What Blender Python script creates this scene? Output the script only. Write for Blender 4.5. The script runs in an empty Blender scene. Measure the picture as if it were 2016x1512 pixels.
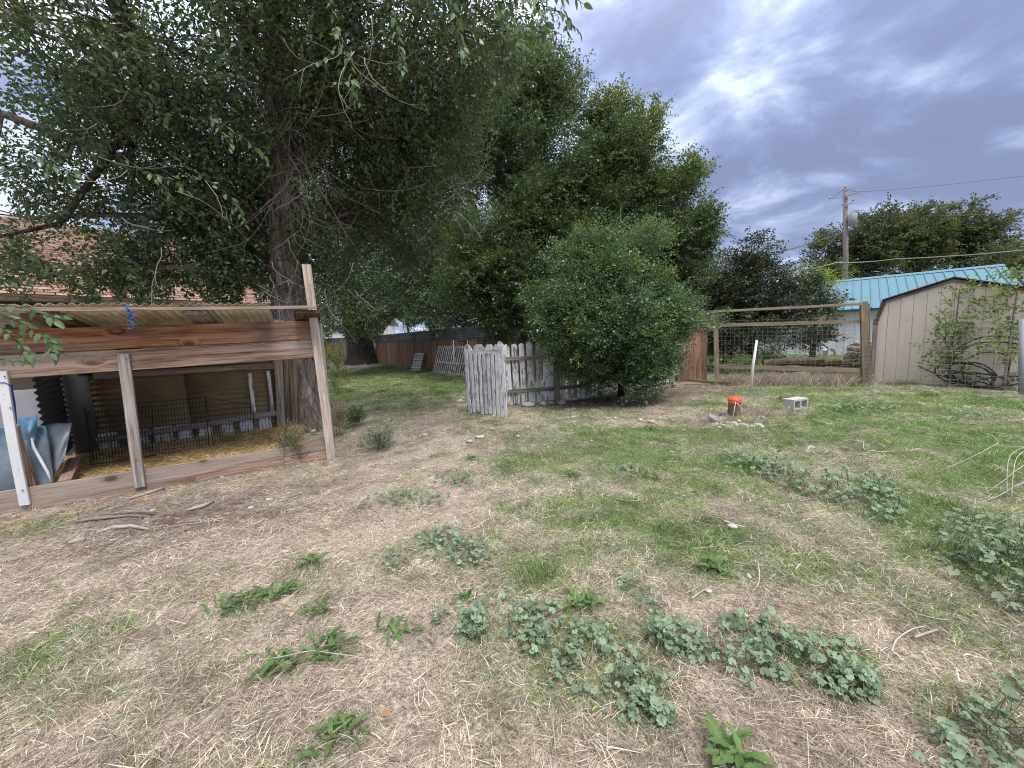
import bpy, math, random
import numpy as np
from mathutils import Vector, Matrix

sc = bpy.context.scene
COL = sc.collection
R = math.radians
rng = np.random.default_rng(7)

# ------------------------------------------------------------------ camera
F = 757.0                       # focal length in pixels of the 2016 px wide photograph
CAMZ = 1.5
cam_d = bpy.data.cameras.new('camera'); cam = bpy.data.objects.new('camera', cam_d); COL.objects.link(cam)
cam_d.sensor_width = 36.0; cam_d.lens = 36.0 * F / 2016.0; cam_d.clip_end = 2000; cam_d.clip_start = 0.05
MC = Matrix.Rotation(R(90 - 7.08), 4, 'X') @ Matrix.Rotation(R(-2.5), 4, 'Z')
cam.matrix_world = Matrix.Translation((0, 0, CAMZ)) @ MC
sc.camera = cam
sc.render.resolution_x = 1024; sc.render.resolution_y = 768

# ------------------------------------------------------------------ sky and light
SUN_EL, SUN_AZ = R(58), R(-50)          # azimuth measured from +Y towards +X
w = bpy.data.worlds.new("World"); sc.world = w; w.use_nodes = True
nt = w.node_tree; N = nt.nodes; L = nt.links; N.clear()
def nd(t, **k):
    n = N.new(t)
    for a, b in k.items(): setattr(n, a, b)
    return n
out = nd('ShaderNodeOutputWorld'); bg = nd('ShaderNodeBackground'); bg.inputs['Strength'].default_value = 0.1
sky = nd('ShaderNodeTexSky', sky_type='NISHITA', sun_disc=False); sky.sun_elevation = SUN_EL; sky.sun_rotation = SUN_AZ
tc = nd('ShaderNodeTexCoord'); sep = nd('ShaderNodeSeparateXYZ'); L.new(tc.outputs['Generated'], sep.inputs[0])
def math_(op, a, b=None, c=None, clamp=False):
    n = nd('ShaderNodeMath', operation=op); n.use_clamp = clamp
    for i, v in enumerate((a, b, c)):
        if v is None: continue
        if isinstance(v, (int, float)): n.inputs[i].default_value = v
        else: L.new(v, n.inputs[i])
    return n.outputs[0]
zc = math_('MAXIMUM', sep.outputs[2], 0.0)
den = math_('ADD', zc, 0.22)
cx = math_('DIVIDE', sep.outputs[0], den); cy = math_('DIVIDE', sep.outputs[1], den)
comb = nd('ShaderNodeCombineXYZ'); L.new(cx, comb.inputs[0]); L.new(cy, comb.inputs[1]); comb.inputs[2].default_value = 3.7
mp = nd('ShaderNodeMapping'); mp.inputs['Rotation'].default_value = (0, 0, R(35)); mp.inputs['Scale'].default_value = (1.0, 1.2, 1); L.new(comb.outputs[0], mp.inputs[0])
n1 = nd('ShaderNodeTexNoise'); n1.inputs['Scale'].default_value = 2.15; n1.inputs['Detail'].default_value = 7; n1.inputs['Roughness'].default_value = 0.57; n1.inputs['Distortion'].default_value = 0.4
L.new(mp.outputs[0], n1.inputs['Vector'])
n2 = nd('ShaderNodeTexNoise'); n2.inputs['Scale'].default_value = 0.55; n2.inputs['Detail'].default_value = 3; L.new(mp.outputs[0], n2.inputs['Vector'])
mixn = math_('ADD', math_('MULTIPLY', n1.outputs[0], 1.55), math_('SUBTRACT', math_('MULTIPLY', n2.outputs[0], 0.6), 0.565))
# the cloud sheet is thinner in some directions and thicker in others, as in the photograph
def lobe(u, v, sharp, amp):
    d = (MC.to_3x3() @ Vector(((u - 1008) / F, -(v - 756) / F, -1))).normalized()
    dp = nd('ShaderNodeVectorMath', operation='DOT_PRODUCT'); L.new(tc.outputs['Generated'], dp.inputs[0]); dp.inputs[1].default_value = d
    p = math_('POWER', math_('MAXIMUM', dp.outputs['Value'], 0.0), sharp)
    return math_('MULTIPLY', p, amp)
acc = mixn
for a in ((1420, 10, 150, .06), (1540, 40, 200, .03), (1980, 90, 50, -.06), (1180, 230, 80, -.07), (1560, 300, 60, -.09), (1750, 350, 70, -.09), (1980, 330, 60, -.05), (1440, 500, 120, .05), (200, 300, 9, .22), (1700, 180, 160, .05), (1650, 450, 160, .04)):
    acc = math_('ADD', acc, lobe(*a))
ramp = nd('ShaderNodeValToRGB'); L.new(acc, ramp.inputs[0])
cr = ramp.color_ramp; cr.interpolation = 'B_SPLINE'
cr.elements[0].position = 0.30; cr.elements[0].color = (.135, .162, .262, 1)
cr.elements[1].position = 0.74; cr.elements[1].color = (.53, .59, .72, 1)
for p_, c_ in ((0.42, (.158, .19, .32, 1)), (0.52, (.22, .262, .395, 1)), (0.62, (.31, .36, .51, 1))):
    e = cr.elements.new(p_); e.color = c_
# overcast: brighter towards the zenith
zen = math_('MULTIPLY', math_('ADD', 0.9, math_('MULTIPLY', math_('POWER', zc, 4.0), 5.5)), 12.0)
mul = nd('ShaderNodeMixRGB', blend_type='MULTIPLY'); mul.inputs[0].default_value = 1
L.new(ramp.outputs[0], mul.inputs[1]); L.new(zen, mul.inputs[2])
# the cloud sheet overhead is thin and neutral in colour
bw_ = nd('ShaderNodeRGBToBW'); L.new(mul.outputs[0], bw_.inputs[0]); ntr = nd('ShaderNodeMixRGB'); L.new(math_('MULTIPLY', math_('SUBTRACT', zc, 0.5), 2.2, clamp=True), ntr.inputs[0]); L.new(mul.outputs[0], ntr.inputs[1])
wm = nd('ShaderNodeMixRGB', blend_type='MULTIPLY'); wm.inputs[0].default_value = 1; L.new(bw_.outputs[0], wm.inputs[1]); wm.inputs[2].default_value = (1.04, 1.0, .95, 1); L.new(wm.outputs[0], ntr.inputs[2])
mx = nd('ShaderNodeMixRGB'); mx.inputs[0].default_value = 0.92
L.new(sky.outputs[0], mx.inputs[1]); L.new(ntr.outputs[0], mx.inputs[2])
L.new(mx.outputs[0], bg.inputs['Color']); L.new(bg.outputs[0], out.inputs[0])

sun_d = bpy.data.lights.new('sun', 'SUN'); sun_d.energy = 1.5; sun_d.angle = R(14); sun_d.color = (1, .97, .92)
sun = bpy.data.objects.new('sun', sun_d); COL.objects.link(sun)
sd = Vector((math.sin(SUN_AZ) * math.cos(SUN_EL), math.cos(SUN_AZ) * math.cos(SUN_EL), math.sin(SUN_EL)))
sd = Vector((0.25, -0.45, 0.86)).normalized()
sky.sun_elevation = math.asin(sd.z); sky.sun_rotation = math.atan2(sd.x, sd.y)
sun.rotation_euler = sd.to_track_quat('Z', 'Y').to_euler()
sc.view_settings.view_transform = 'Standard'; sc.view_settings.look = 'None'
sc.view_settings.exposure = 0.8; sc.view_settings.gamma = 1; sc.view_settings.use_curve_mapping = False
cy_ = sc.cycles
cy_.use_denoising = True; cy_.denoising_prefilter = 'NONE'; cy_.filter_width = 1.1
cy_.max_bounces = 7; cy_.diffuse_bounces = 4; cy_.glossy_bounces = 2; cy_.transmission_bounces = 4; cy_.transparent_max_bounces = 8
cy_.caustics_reflective = False; cy_.caustics_refractive = False

# ------------------------------------------------------------------ photograph -> place
M3 = MC.to_3x3(); CP = Vector((0, 0, CAMZ))
def ray(u, v): return M3 @ Vector(((u - 1008) / F, -(v - 756) / F, -1))
def gp(u, v, z=0.0):
    d = ray(u, v); t = (z - CAMZ) / d.z; return CP + d * t
def pt(u, v, Y):
    d = ray(u, v); return CP + d * (Y / d.y)
def onwall(u, v, A, B, off=0.0):
    """point where the sight line meets the vertical plane through A and B (moved by off towards the camera)"""
    t = Vector((B[0] - A[0], B[1] - A[1], 0)).normalized(); n = Vector((t.y, -t.x, 0))
    if n.dot(Vector((A[0], A[1], 0))) > 0: n = -n
    P = Vector((A[0], A[1], 0)) + n * off
    d = ray(u, v); k = (P - CP).dot(n) / d.dot(n); return CP + d * k
M3i = np.array(M3.transposed())
def proj(P):
    """world points (n,3) -> photograph pixels u, v and depth"""
    q = (np.asarray(P) - np.array([0, 0, CAMZ])) @ M3i.T
    dz = np.maximum(-q[:, 2], 1e-3)
    return 1008 + F * q[:, 0] / dz, 756 - F * q[:, 1] / dz, -q[:, 2]

# ------------------------------------------------------------------ objects
def W(o):
    m = o.matrix_basis.copy()
    return (W(o.parent) @ o.matrix_parent_inverse @ m) if o.parent else m
def setp(o, p):
    if p is not None:
        inv = W(p).inverted(); o.parent = p; o.matrix_parent_inverse = inv
def thing(name, label, cat, loc, group=None):
    o = bpy.data.objects.new(name, None); COL.objects.link(o); o.location = loc
    o.empty_display_size = 0.2
    return tag(o, label, cat, group)
def tag(o, label, cat, group=None, kind=None):
    if label: o['label'] = label
    if cat: o['category'] = cat
    if group: o['group'] = group
    if kind: o['kind'] = kind
    return o
def link(name, me, parent=None, mat=None, mb=None):
    o = bpy.data.objects.new(name, me); COL.objects.link(o)
    if mat is not None and len(me.materials) == 0: me.materials.append(mat)
    if mb is not None: o.matrix_basis = mb
    setp(o, parent); return o
def meshnp(name, V, faces, mat=None, col=None, smooth=False):
    """faces: (m,k) int array (all the same size) or a list of lists"""
    me = bpy.data.meshes.new(name); V = np.asarray(V, dtype=np.float32).reshape(-1, 3)
    if isinstance(faces, np.ndarray):
        m, k = faces.shape
        me.vertices.add(len(V)); me.vertices.foreach_set('co', V.ravel())
        me.loops.add(m * k); me.loops.foreach_set('vertex_index', faces.ravel().astype(np.int32))
        me.polygons.add(m); me.polygons.foreach_set('loop_start', np.arange(0, m * k, k, dtype=np.int32))
        try: me.polygons.foreach_set('loop_total', np.full(m, k, dtype=np.int32))
        except Exception: pass
        me.update(calc_edges=True)
    else:
        me.from_pydata([tuple(map(float, v)) for v in V], [], [list(map(int, f)) for f in faces]); me.update()
    if col is not None:
        a = me.color_attributes.new('col', 'FLOAT_COLOR', 'POINT')
        c = np.ones((len(V), 4), dtype=np.float32); c[:, :col.shape[1]] = col; a.data.foreach_set('color', c.ravel())
    if smooth: me.polygons.foreach_set('use_smooth', np.ones(len(me.polygons), dtype=bool))
    if mat is not None: me.materials.append(mat)
    me.validate(); return me
class MB:
    """collects shapes, becomes ONE mesh"""
    def __init__(s): s.v = []; s.f = []
    def add(s, V, Fs):
        b = len(s.v); s.v += [tuple(x) for x in V]; s.f += [[i + b for i in f] for f in Fs]; return s
    def box(s, c, sz, M=None):
        x, y, z = [a / 2 for a in sz]; c = Vector(c)
        V = [Vector((i * x, j * y, k * z)) for i in (-1, 1) for j in (-1, 1) for k in (-1, 1)]
        V = [((M @ p) if M else p) + c for p in V]
        return s.add(V, [(0, 1, 3, 2), (4, 6, 7, 5), (0, 4, 5, 1), (2, 3, 7, 6), (0, 2, 6, 4), (1, 5, 7, 3)])
    def tube(s, pts, rad, n=6, cap=True):
        pts = [Vector(p) for p in pts]; rad = [rad] * len(pts) if isinstance(rad, (int, float)) else rad
        rings = []; a = None
        for i, p in enumerate(pts):
            t = (pts[min(i + 1, len(pts) - 1)] - pts[max(i - 1, 0)])
            t = t.normalized() if t.length > 1e-9 else Vector((0, 0, 1))
            if a is None: a = t.orthogonal().normalized()
            else:
                a = a - t * a.dot(t); a = a.normalized() if a.length > 1e-6 else t.orthogonal().normalized()
            b = t.cross(a)
            rings.append([p + (a * math.cos(2 * math.pi * k / n) + b * math.sin(2 * math.pi * k / n)) * rad[i] for k in range(n)])
        V = [q for r_ in rings for q in r_]; Fs = []
        for i in range(len(rings) - 1):
            for k in range(n):
                k2 = (k + 1) % n; Fs.append((i * n + k, i * n + k2, (i + 1) * n + k2, (i + 1) * n + k))
        if cap: Fs.append(tuple(range(n - 1, -1, -1))); Fs.append(tuple(range(len(V) - n, len(V))))
        return s.add(V, Fs)
    def build(s, name, mat, parent=None, smooth=False, mb=None):
        me = bpy.data.meshes.new(name); me.from_pydata(s.v, [], s.f); me.update()
        if smooth: me.polygons.foreach_set('use_smooth', [True] * len(me.polygons))
        return link(name, me, parent, mat, mb)

def board(name, p0, p1, wd, th, mat, parent=None, wdir=(0, 0, 1), warp=0.004, ch=0.003, seed=None, taper=0.0, ends=0.0):
    """a sawn board: long axis p0-p1 (local X), width along wdir, chamfered edges, a little bow"""
    p0 = Vector(p0); p1 = Vector(p1); X = (p1 - p0); ln = X.length; X.normalize()
    Yd = Vector(wdir); Yd = (Yd - X * Yd.dot(X)).normalized(); Zd = X.cross(Yd)
    r_ = random.Random(seed if seed is not None else hash((round(p0.x, 3), round(p0.y, 3), round(p1.z, 3))))
    ns = 4; a, b = wd / 2, th / 2; c = min(ch, b * .4)
    ph = r_.random() * 6; V = []; Fs = []
    for i in range(ns + 1):
        x = (i / ns - .5) * ln; oy = warp * math.sin(i / ns * 4 + ph); oz = warp * .7 * math.sin(i / ns * 5 + ph * 2)
        k = 1 - taper * i / ns
        e0 = r_.uniform(-ends, ends) if i in (0, ns) else 0
        for (y, z) in ((-a + c, -b), (a - c, -b), (a, -b + c), (a, b - c), (a - c, b), (-a + c, b), (-a, b - c), (-a, -b + c)):
            V.append((x + e0 * (y / a), y * k + oy, z + oz))
    for i in range(ns):
        for k in range(8):
            k2 = (k + 1) % 8; Fs.append((i * 8 + k, i * 8 + k2, (i + 1) * 8 + k2, (i + 1) * 8 + k))
    Fs.append(tuple(range(7, -1, -1))); Fs.append(tuple(range(ns * 8, ns * 8 + 8)))
    me = bpy.data.meshes.new(name); me.from_pydata(V, [], Fs); me.update(); me.materials.append(mat)
    rot = Matrix((X, Yd, Zd)).transposed().to_4x4()
    return link(name, me, parent, None, Matrix.Translation((p0 + p1) / 2) @ rot)

def corrugated(name, O, U, Vd, lu, lv, pitch, amp, mat, parent=None, th=0.002, per=8, rag=0.0):
    """sheet from corner O: waves run along Vd, profile across U"""
    U = Vector(U).normalized(); Vd = Vector(Vd).normalized(); Nn = U.cross(Vd).normalized()
    nu = max(4, int(lu / pitch * per)); V = []; nv = 3; rr = random.Random(5)
    for side in (0, 1):
        for j in range(nv + 1):
            for i in range(nu + 1):
                z = amp * math.sin(i / nu * lu / pitch * 2 * math.pi) + side * th
                e = (rr.uniform(-rag, rag) if j == nv else 0)
                V.append(Vector((i / nu * lu, j / nv * lv + e, z)))
    n1_ = nu + 1; half = n1_ * (nv + 1); Fs = []
    for j in range(nv):
        for i in range(nu):
            q = j * n1_ + i
            Fs.append((q, q + 1, q + 1 + n1_, q + n1_)); Fs.append((half + q, half + q + n1_, half + q + 1 + n1_, half + q + 1))
    for i in range(nu):
        Fs.append((i, half + i, half + i + 1, i + 1)); q = nv * n1_ + i; Fs.append((q, q + 1, half + q + 1, half + q))
    for j in range(nv):
        q = j * n1_; Fs.append((q, q + n1_, half + q + n1_, half + q)); q += nu; Fs.append((q, half + q, half + q + n1_, q + n1_))
    me = bpy.data.meshes.new(name); me.from_pydata(V, [], Fs); me.update(); me.materials.append(mat)
    me.polygons.foreach_set('use_smooth', [True] * len(me.polygons))
    rot = Matrix((U, Vd, Nn)).transposed().to_4x4()
    return link(name, me, parent, None, Matrix.Translation(Vector(O)) @ rot)

# ------------------------------------------------------------------ materials
class Mat:
    def __init__(s, name, rough=0.8, spec=0.3):
        s.m = bpy.data.materials.new(name); s.m.use_nodes = True; s.t = s.m.node_tree; s.n = s.t.nodes; s.l = s.t.links
        s.b = s.n['Principled BSDF']; s.b.inputs['Roughness'].default_value = rough; s.b.inputs['Specular IOR Level'].default_value = spec
        s.tc = s.n.new('ShaderNodeTexCoord')
    def coord(s, sc_=(1, 1, 1), which='Object', rnd=True):
        m = s.n.new('ShaderNodeMapping'); m.inputs['Scale'].default_value = sc_
        s.l.new(s.tc.outputs[which], m.inputs[0])
        if rnd:
            oi = s.n.new('ShaderNodeObjectInfo'); k = s.n.new('ShaderNodeMath'); k.operation = 'MULTIPLY'; k.inputs[1].default_value = 37.0
            s.l.new(oi.outputs['Random'], k.inputs[0]); s.l.new(k.outputs[0], m.inputs['Location'])
        return m.outputs[0]
    def noise(s, vec, scale, detail=5, rough=.55, dist=0.0):
        n = s.n.new('ShaderNodeTexNoise'); n.inputs['Scale'].default_value = scale; n.inputs['Detail'].default_value = detail
        n.inputs['Roughness'].default_value = rough; n.inputs['Distortion'].default_value = dist; s.l.new(vec, n.inputs['Vector']); return n.outputs[0]
    def ramp(s, fac, stops, interp='LINEAR'):
        r_ = s.n.new('ShaderNodeValToRGB'); s.l.new(fac, r_.inputs[0]); c = r_.color_ramp; c.interpolation = interp
        while len(c.elements) < len(stops): c.elements.new(0.5)
        for e, (p, q) in zip(c.elements, stops):
            e.position = p; e.color = (*q, 1) if not isinstance(q, (int, float)) else (q, q, q, 1)
        return r_.outputs[0]
    def mix(s, fac, a, b, mode='MIX'):
        m = s.n.new('ShaderNodeMixRGB'); m.blend_type = mode
        for i, v in enumerate((fac, a, b)):
            if isinstance(v, (int, float)): m.inputs[i].default_value = v if i == 0 else (v, v, v, 1)
            elif isinstance(v, tuple): m.inputs[i].default_value = (*v, 1)
            else: s.l.new(v, m.inputs[i])
        return m.outputs[0]
    def mt(s, op, a, b=0.0, clamp=False):
        m = s.n.new('ShaderNodeMath'); m.operation = op; m.use_clamp = clamp
        for i, v in enumerate((a, b)):
            if isinstance(v, (int, float)): m.inputs[i].default_value = v
            else: s.l.new(v, m.inputs[i])
        return m.outputs[0]
    def rand(s, lo, hi):
        oi = s.n.new('ShaderNodeObjectInfo'); m = s.n.new('ShaderNodeMapRange'); s.l.new(oi.outputs['Random'], m.inputs[0])
        m.inputs['To Min'].default_value = lo; m.inputs['To Max'].default_value = hi; return m.outputs[0]
    def base(s, c):
        if isinstance(c, tuple): s.b.inputs['Base Color'].default_value = (*c, 1)
        else: s.l.new(c, s.b.inputs['Base Color'])
        return s
    def bump(s, h, strength=.5, dist=.01):
        b = s.n.new('ShaderNodeBump'); b.inputs['Strength'].default_value = strength; b.inputs['Distance'].default_value = dist
        s.l.new(h, b.inputs['Height']); s.l.new(b.outputs[0], s.b.inputs['Normal']); return s

def wood(name, dark, mid, light, knots=0.0, grey=0.0, greyc=(.30, .28, .26), var=(.75, 1.2), stain=0.0, stainc=(.10, .05, .02)):
    m = Mat(name, .8, .2)
    co = m.coord((1, 1, 1))
    if knots:
        vo = m.n.new('ShaderNodeTexVoronoi'); vo.feature = 'F1'; vo.inputs['Scale'].default_value = 1.0
        mpv = m.coord((1.8, 3.4, 0.01)); m.l.new(mpv, vo.inputs['Vector'])
        kd = vo.outputs['Distance']
        kmask = m.ramp(kd, [(0.0, 1.0), (0.10, .8), (.26, 0.0)], 'EASE')
    g1 = m.coord((.7, 14, 14))
    if knots:
        add = m.n.new('ShaderNodeVectorMath'); add.operation = 'ADD'; sclv = m.n.new('ShaderNodeVectorMath'); sclv.operation = 'SCALE'
        m.l.new(vo.outputs['Position'], sclv.inputs[0]); 
        k2 = m.mt('MULTIPLY', kmask, 1.3); cb = m.n.new('ShaderNodeCombineXYZ'); m.l.new(k2, cb.inputs[1]); m.l.new(g1, add.inputs[0]); m.l.new(cb.outputs[0], add.inputs[1]); g1 = add.outputs[0]
    n_a = m.noise(g1, 1.6, 4, .6, .6)
    n_f = m.noise(m.coord((3, 110, 110)), 1.2, 3, .6)
    f = m.mt('ADD', m.mt('MULTIPLY', n_a, .65), m.mt('MULTIPLY', n_f, .35))
    c = m.ramp(f, [(.39, dark), (.5, mid), (.61, light)])
    if stain:
        st = m.ramp(m.noise(m.coord((.9, 3.2, 3)), 1.3, 4, .6, .5), [(.5, 0.0), (.62, stain)])
        c = m.mix(st, c, stainc)
    if grey:
        gm = m.ramp(m.noise(m.coord((.5, 4, 4)), 1.5, 5, .65, .3), [(.42, 0.0), (.6, grey)])
        gcol = m.mix(n_f, tuple(x * .62 for x in greyc), tuple(min(1, x * 1.35) for x in greyc))
        c = m.mix(gm, c, gcol)
    if knots:
        rings = m.n.new('ShaderNodeMath'); rings.operation = 'SINE'; m.l.new(m.mt('MULTIPLY', kd, 95.0), rings.inputs[0])
        core = m.ramp(kd, [(0.0, 1.0), (.07, 1.0), (.09, .55), (.15, 0.0)])
        rm = m.mt('MULTIPLY', m.ramp(kd, [(0.0, 1.0), (.2, 0.0)]), m.mt('MULTIPLY', m.mt('ADD', rings.outputs[0], 1.0), .3))
        c = m.mix(m.mt('MULTIPLY', rm, .8), c, dark); c = m.mix(m.mt('MULTIPLY', core, .75), c, tuple(x * .45 for x in dark))
    c = m.mix(1.0, c, m.rand(*var), 'MULTIPLY')
    m.base(c).bump(f, .6, .004); return m.m

def paint(name, col=(.86, .86, .86), under=(.26, .24, .22), amt=.45, fine=1.0, dirt=.2):
    m = Mat(name, .7, .25)
    a = m.noise(m.coord((5, 34, 34)), 1.0 * fine, 7, .72, .4); b = m.noise(m.coord((1.2, 1.5, 1.5)), 1.6, 3)
    f = m.mt('ADD', m.mt('MULTIPLY', a, .75), m.mt('MULTIPLY', b, .25))
    mask = m.ramp(f, [(amt, 1.0), (amt + .035, 0.0)])
    g = m.noise(m.coord((4, 90, 90)), 1, 3); u = m.mix(g, tuple(x * .5 for x in under), tuple(x * 1.5 for x in under))
    p = m.mix(m.mt('MULTIPLY', m.noise(m.coord((3, 8, 8)), 2, 4), dirt), col, tuple(x * .45 for x in under))
    c = m.mix(mask, p, u); c = m.mix(1.0, c, m.rand(.82, 1.08), 'MULTIPLY')
    m.base(c).bump(m.mt('ADD', m.mt('MULTIPLY', mask, -1.0), m.mt('MULTIPLY', g, .5)), .5, .003); return m.m

def plain(name, c, rough=.7, spec=.3, var=.15, scale=6, metal=0.0, bump=.2, rv=(.9, 1.1), bd=.003):
    m = Mat(name, rough, spec); n = m.noise(m.coord((1, 1, 1)), scale, 6, .6)
    cc = m.mix(n, tuple(x * (1 - var * 1.6) for x in c), tuple(min(1, x * (1 + var * 1.6)) for x in c)); cc = m.mix(1.0, cc, m.rand(*rv), 'MULTIPLY')
    m.base(cc); m.b.inputs['Metallic'].default_value = metal
    if bump: m.bump(m.noise(m.coord((1, 1, 1)), scale * 6, 4), bump, bd)
    return m.m

def leafmat(name, c, t=None, tr=.3, rough=.5, usecol=True, spec=.3, rv=(.8, 1.2)):
    m = Mat(name, rough, spec); t = t or (c[0] * 1.9, c[1] * 1.9, c[2] * .7)
    def cc(c0):
        if usecol:
            at = m.n.new('ShaderNodeAttribute'); at.attribute_name = 'col'; return m.mix(1.0, at.outputs['Color'], c0, 'MULTIPLY')
        x = m.mix(1.0, m.rand(*rv), c0, 'MULTIPLY')
        return x
    m.base(cc(c)); tl = m.n.new('ShaderNodeBsdfTranslucent'); m.l.new(cc(t), tl.inputs[0])
    ms = m.n.new('ShaderNodeMixShader'); ms.inputs[0].default_value = tr
    m.l.new(m.b.outputs[0], ms.inputs[1]); m.l.new(tl.outputs[0], ms.inputs[2]); m.l.new(ms.outputs[0], m.n['Material Output'].inputs[0])
    return m.m

M = {}
M['cedar'] = wood('cedar', (.11, .038, .017), (.40, .155, .06), (.60, .31, .15), knots=1, grey=.45, greyc=(.34, .29, .25), stain=.7, stainc=(.06, .022, .012))
M['cedar2'] = wood('cedar_pale', (.12, .065, .042), (.31, .19, .13), (.47, .35, .27), knots=1, grey=.6, greyc=(.38, .33, .29))
M['fir'] = wood('fir_pale', (.26, .18, .13), (.46, .36, .29), (.62, .53, .46), knots=1, grey=.6, greyc=(.42, .38, .35), var=(.9, 1.1))
M['greywood'] = wood('grey_wood', (.13, .11, .09), (.27, .235, .2), (.42, .38, .34), grey=.3)
M['treated'] = wood('treated_wood', (.13, .09, .055), (.26, .19, .125), (.38, .29, .2), grey=.5, greyc=(.28, .25, .2))
M['brownfence'] = wood('brown_fence_wood', (.16, .075, .04), (.36, .19, .11), (.5, .31, .2), grey=.35, greyc=(.30, .24, .2), var=(.65, 1.25))
M['darkwood'] = wood('dark_wood', (.05, .035, .025), (.12, .085, .06), (.2, .15, .11))
M['white'] = paint('peeling_white', amt=.445)
M['white_worn'] = paint('worn_white', amt=.465, col=(.82, .82, .83))
M['white_clean'] = paint('chipped_white', amt=.36, col=(.82, .82, .82))
# ------------------------------------------------------------------ value noise for shaping (numpy)
_tab = np.random.default_rng(3).random((256, 256))
def vnoise(x, y):
    xi = np.floor(x).astype(int); yi = np.floor(y).astype(int); fx = x - xi; fy = y - yi
    fx = fx * fx * (3 - 2 * fx); fy = fy * fy * (3 - 2 * fy); a = lambda i, j: _tab[(xi + i) % 256, (yi + j) % 256]
    return (a(0, 0) * (1 - fx) + a(1, 0) * fx) * (1 - fy) + (a(0, 1) * (1 - fx) + a(1, 1) * fx) * fy
def fbm(x, y, s, o=4):
    t = 0; a = .5; w_ = 0
    for i in range(o): t = t + a * vnoise(x * s + 17 * i, y * s + 5 * i); w_ += a; a *= .5; s *= 2.1
    return t / w_
# where lawn, bare dirt and dry straw lie: (u, v) of the photograph turned into places on the ground
def spots(L_):
    o = []
    for (u, v, ru, rv, a) in L_:
        c = gp(u, v); Y = max(c.y, .5); o.append((c.x, c.y, ru * Y / F, max(.05, rv * Y * Y / (CAMZ * F)), a))
    return o
GREEN = spots([(1080, 1000, 170, 60, .36), (1000, 1110, 120, 50, .3), (1350, 1060, 230, 60, .4), (1650, 1120, 160, 60, .45), (1180, 1330, 200, 70, .35), (1040, 905, 90, 25, .4), (1850, 1200, 100, 60, .5), (800, 745, 210, 30, 1.2), (1950, 880, 220, 90, 1.1), (1700, 840, 200, 30, 1.0), (1500, 850, 260, 30, .6), (1850, 1060, 160, 70, .7), (1300, 900, 230, 40, .5), (1150, 900, 160, 40, .4), (1350, 960, 200, 40, .35),  (700, 770, 90, 16, .8), (1060, 738, 80, 30, .8), (1130, 860, 150, 26, .62), (1330, 868, 170, 28, .62), (1420, 915, 200, 26, .7), (1560, 868, 150, 26, .6),
    (1700, 790, 230, 18, 1.1), (1900, 800, 200, 26, 1.1), (1800, 850, 200, 22, .7), (1540, 770, 170, 9, 1.0), (1930, 940, 150, 45, 1.0), (1960, 1090, 120, 90, 1.0), (1830, 990, 140, 50, .8), (1230, 1000, 160, 34, .42),
    (1050, 930, 110, 24, .4), (1130, 1090, 140, 40, .32), (1750, 1090, 120, 45, .5), (1500, 1040, 160, 40, .3), (60, 1310, 90, 35, .6), (150, 1250, 110, 25, .35), (20, 1050, 70, 28, .4), (1480, 900, 60, 16, .5),
    (1200, 1250, 150, 40, .3), (1560, 1300, 160, 60, .35), (1920, 1420, 150, 90, .35), (300, 1030, 40, 8, .35), (1390, 797, 45, 8, .8), (940, 830, 60, 8, .6), (1080, 1250, 150, 50, .3), (1650, 800, 90, 12, .6), (660, 1450, 60, 30, .25), (1290, 940, 120, 20, .4), (1150, 805, 130, 12, .4)])
DIRT = spots([(380, 1020, 250, 55, .8), (180, 1090, 200, 40, .55), (560, 960, 160, 40, .55), (1330, 768, 140, 14, 1.6), (1200, 793, 140, 12, 1.5), (1520, 760, 30, 4, .5), (840, 835, 130, 26, .5), (1830, 893, 90, 9, .7), (700, 900, 90, 24, .4),
    (730, 706, 130, 10, .8), (250, 960, 200, 50, .6), (600, 1010, 140, 40, .45), (1640, 1140, 60, 20, .25), (330, 1120, 120, 26, .35)])
def masks(x, y):
    g = np.full_like(x, -.02); d = np.zeros_like(x)
    for L_, A in ((GREEN, 0), (DIRT, 1)):
        for (cx_, cy__, rx, ry, a) in L_:
            q = a * np.exp(-(((x - cx_) / rx) ** 2 + ((y - cy__) / ry) ** 2))
            if A: d = np.maximum(d, q) + .25 * np.minimum(d, q)
            else: g = np.maximum(g, q) + .3 * np.minimum(np.maximum(g, 0), q)
    g = np.maximum(g, .2 * np.clip((x + .35 + .12 * y) / .6, 0, 1) * np.clip((y - 1.75) / .5, 0, 1))
    far = np.clip((y - 12) / 6, 0, 1) * np.clip((x + 9) / 2, 0, 1); g = np.maximum(g, far * .9)
    n = fbm(x, y, 1.3); n2_ = fbm(x + 40, y, 4.5, 3)
    g = np.clip(g * 1.6 + (n - .5) * 1.1 + (n2_ - .5) * 1.25 + .05, 0, 1) * np.clip(g * 5 + .25, 0, 1)
    d = np.clip(d * 1.1 + (fbm(x, y + 30, 2.2) - .5) * .9, 0, 1) * np.clip(d * 4, 0, 1)
    return np.clip(g - d * .45, 0, 1), d
def gz(x, y): return (fbm(np.asarray(x, float), np.asarray(y, float), .8, 3) - .5) * .05

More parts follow.
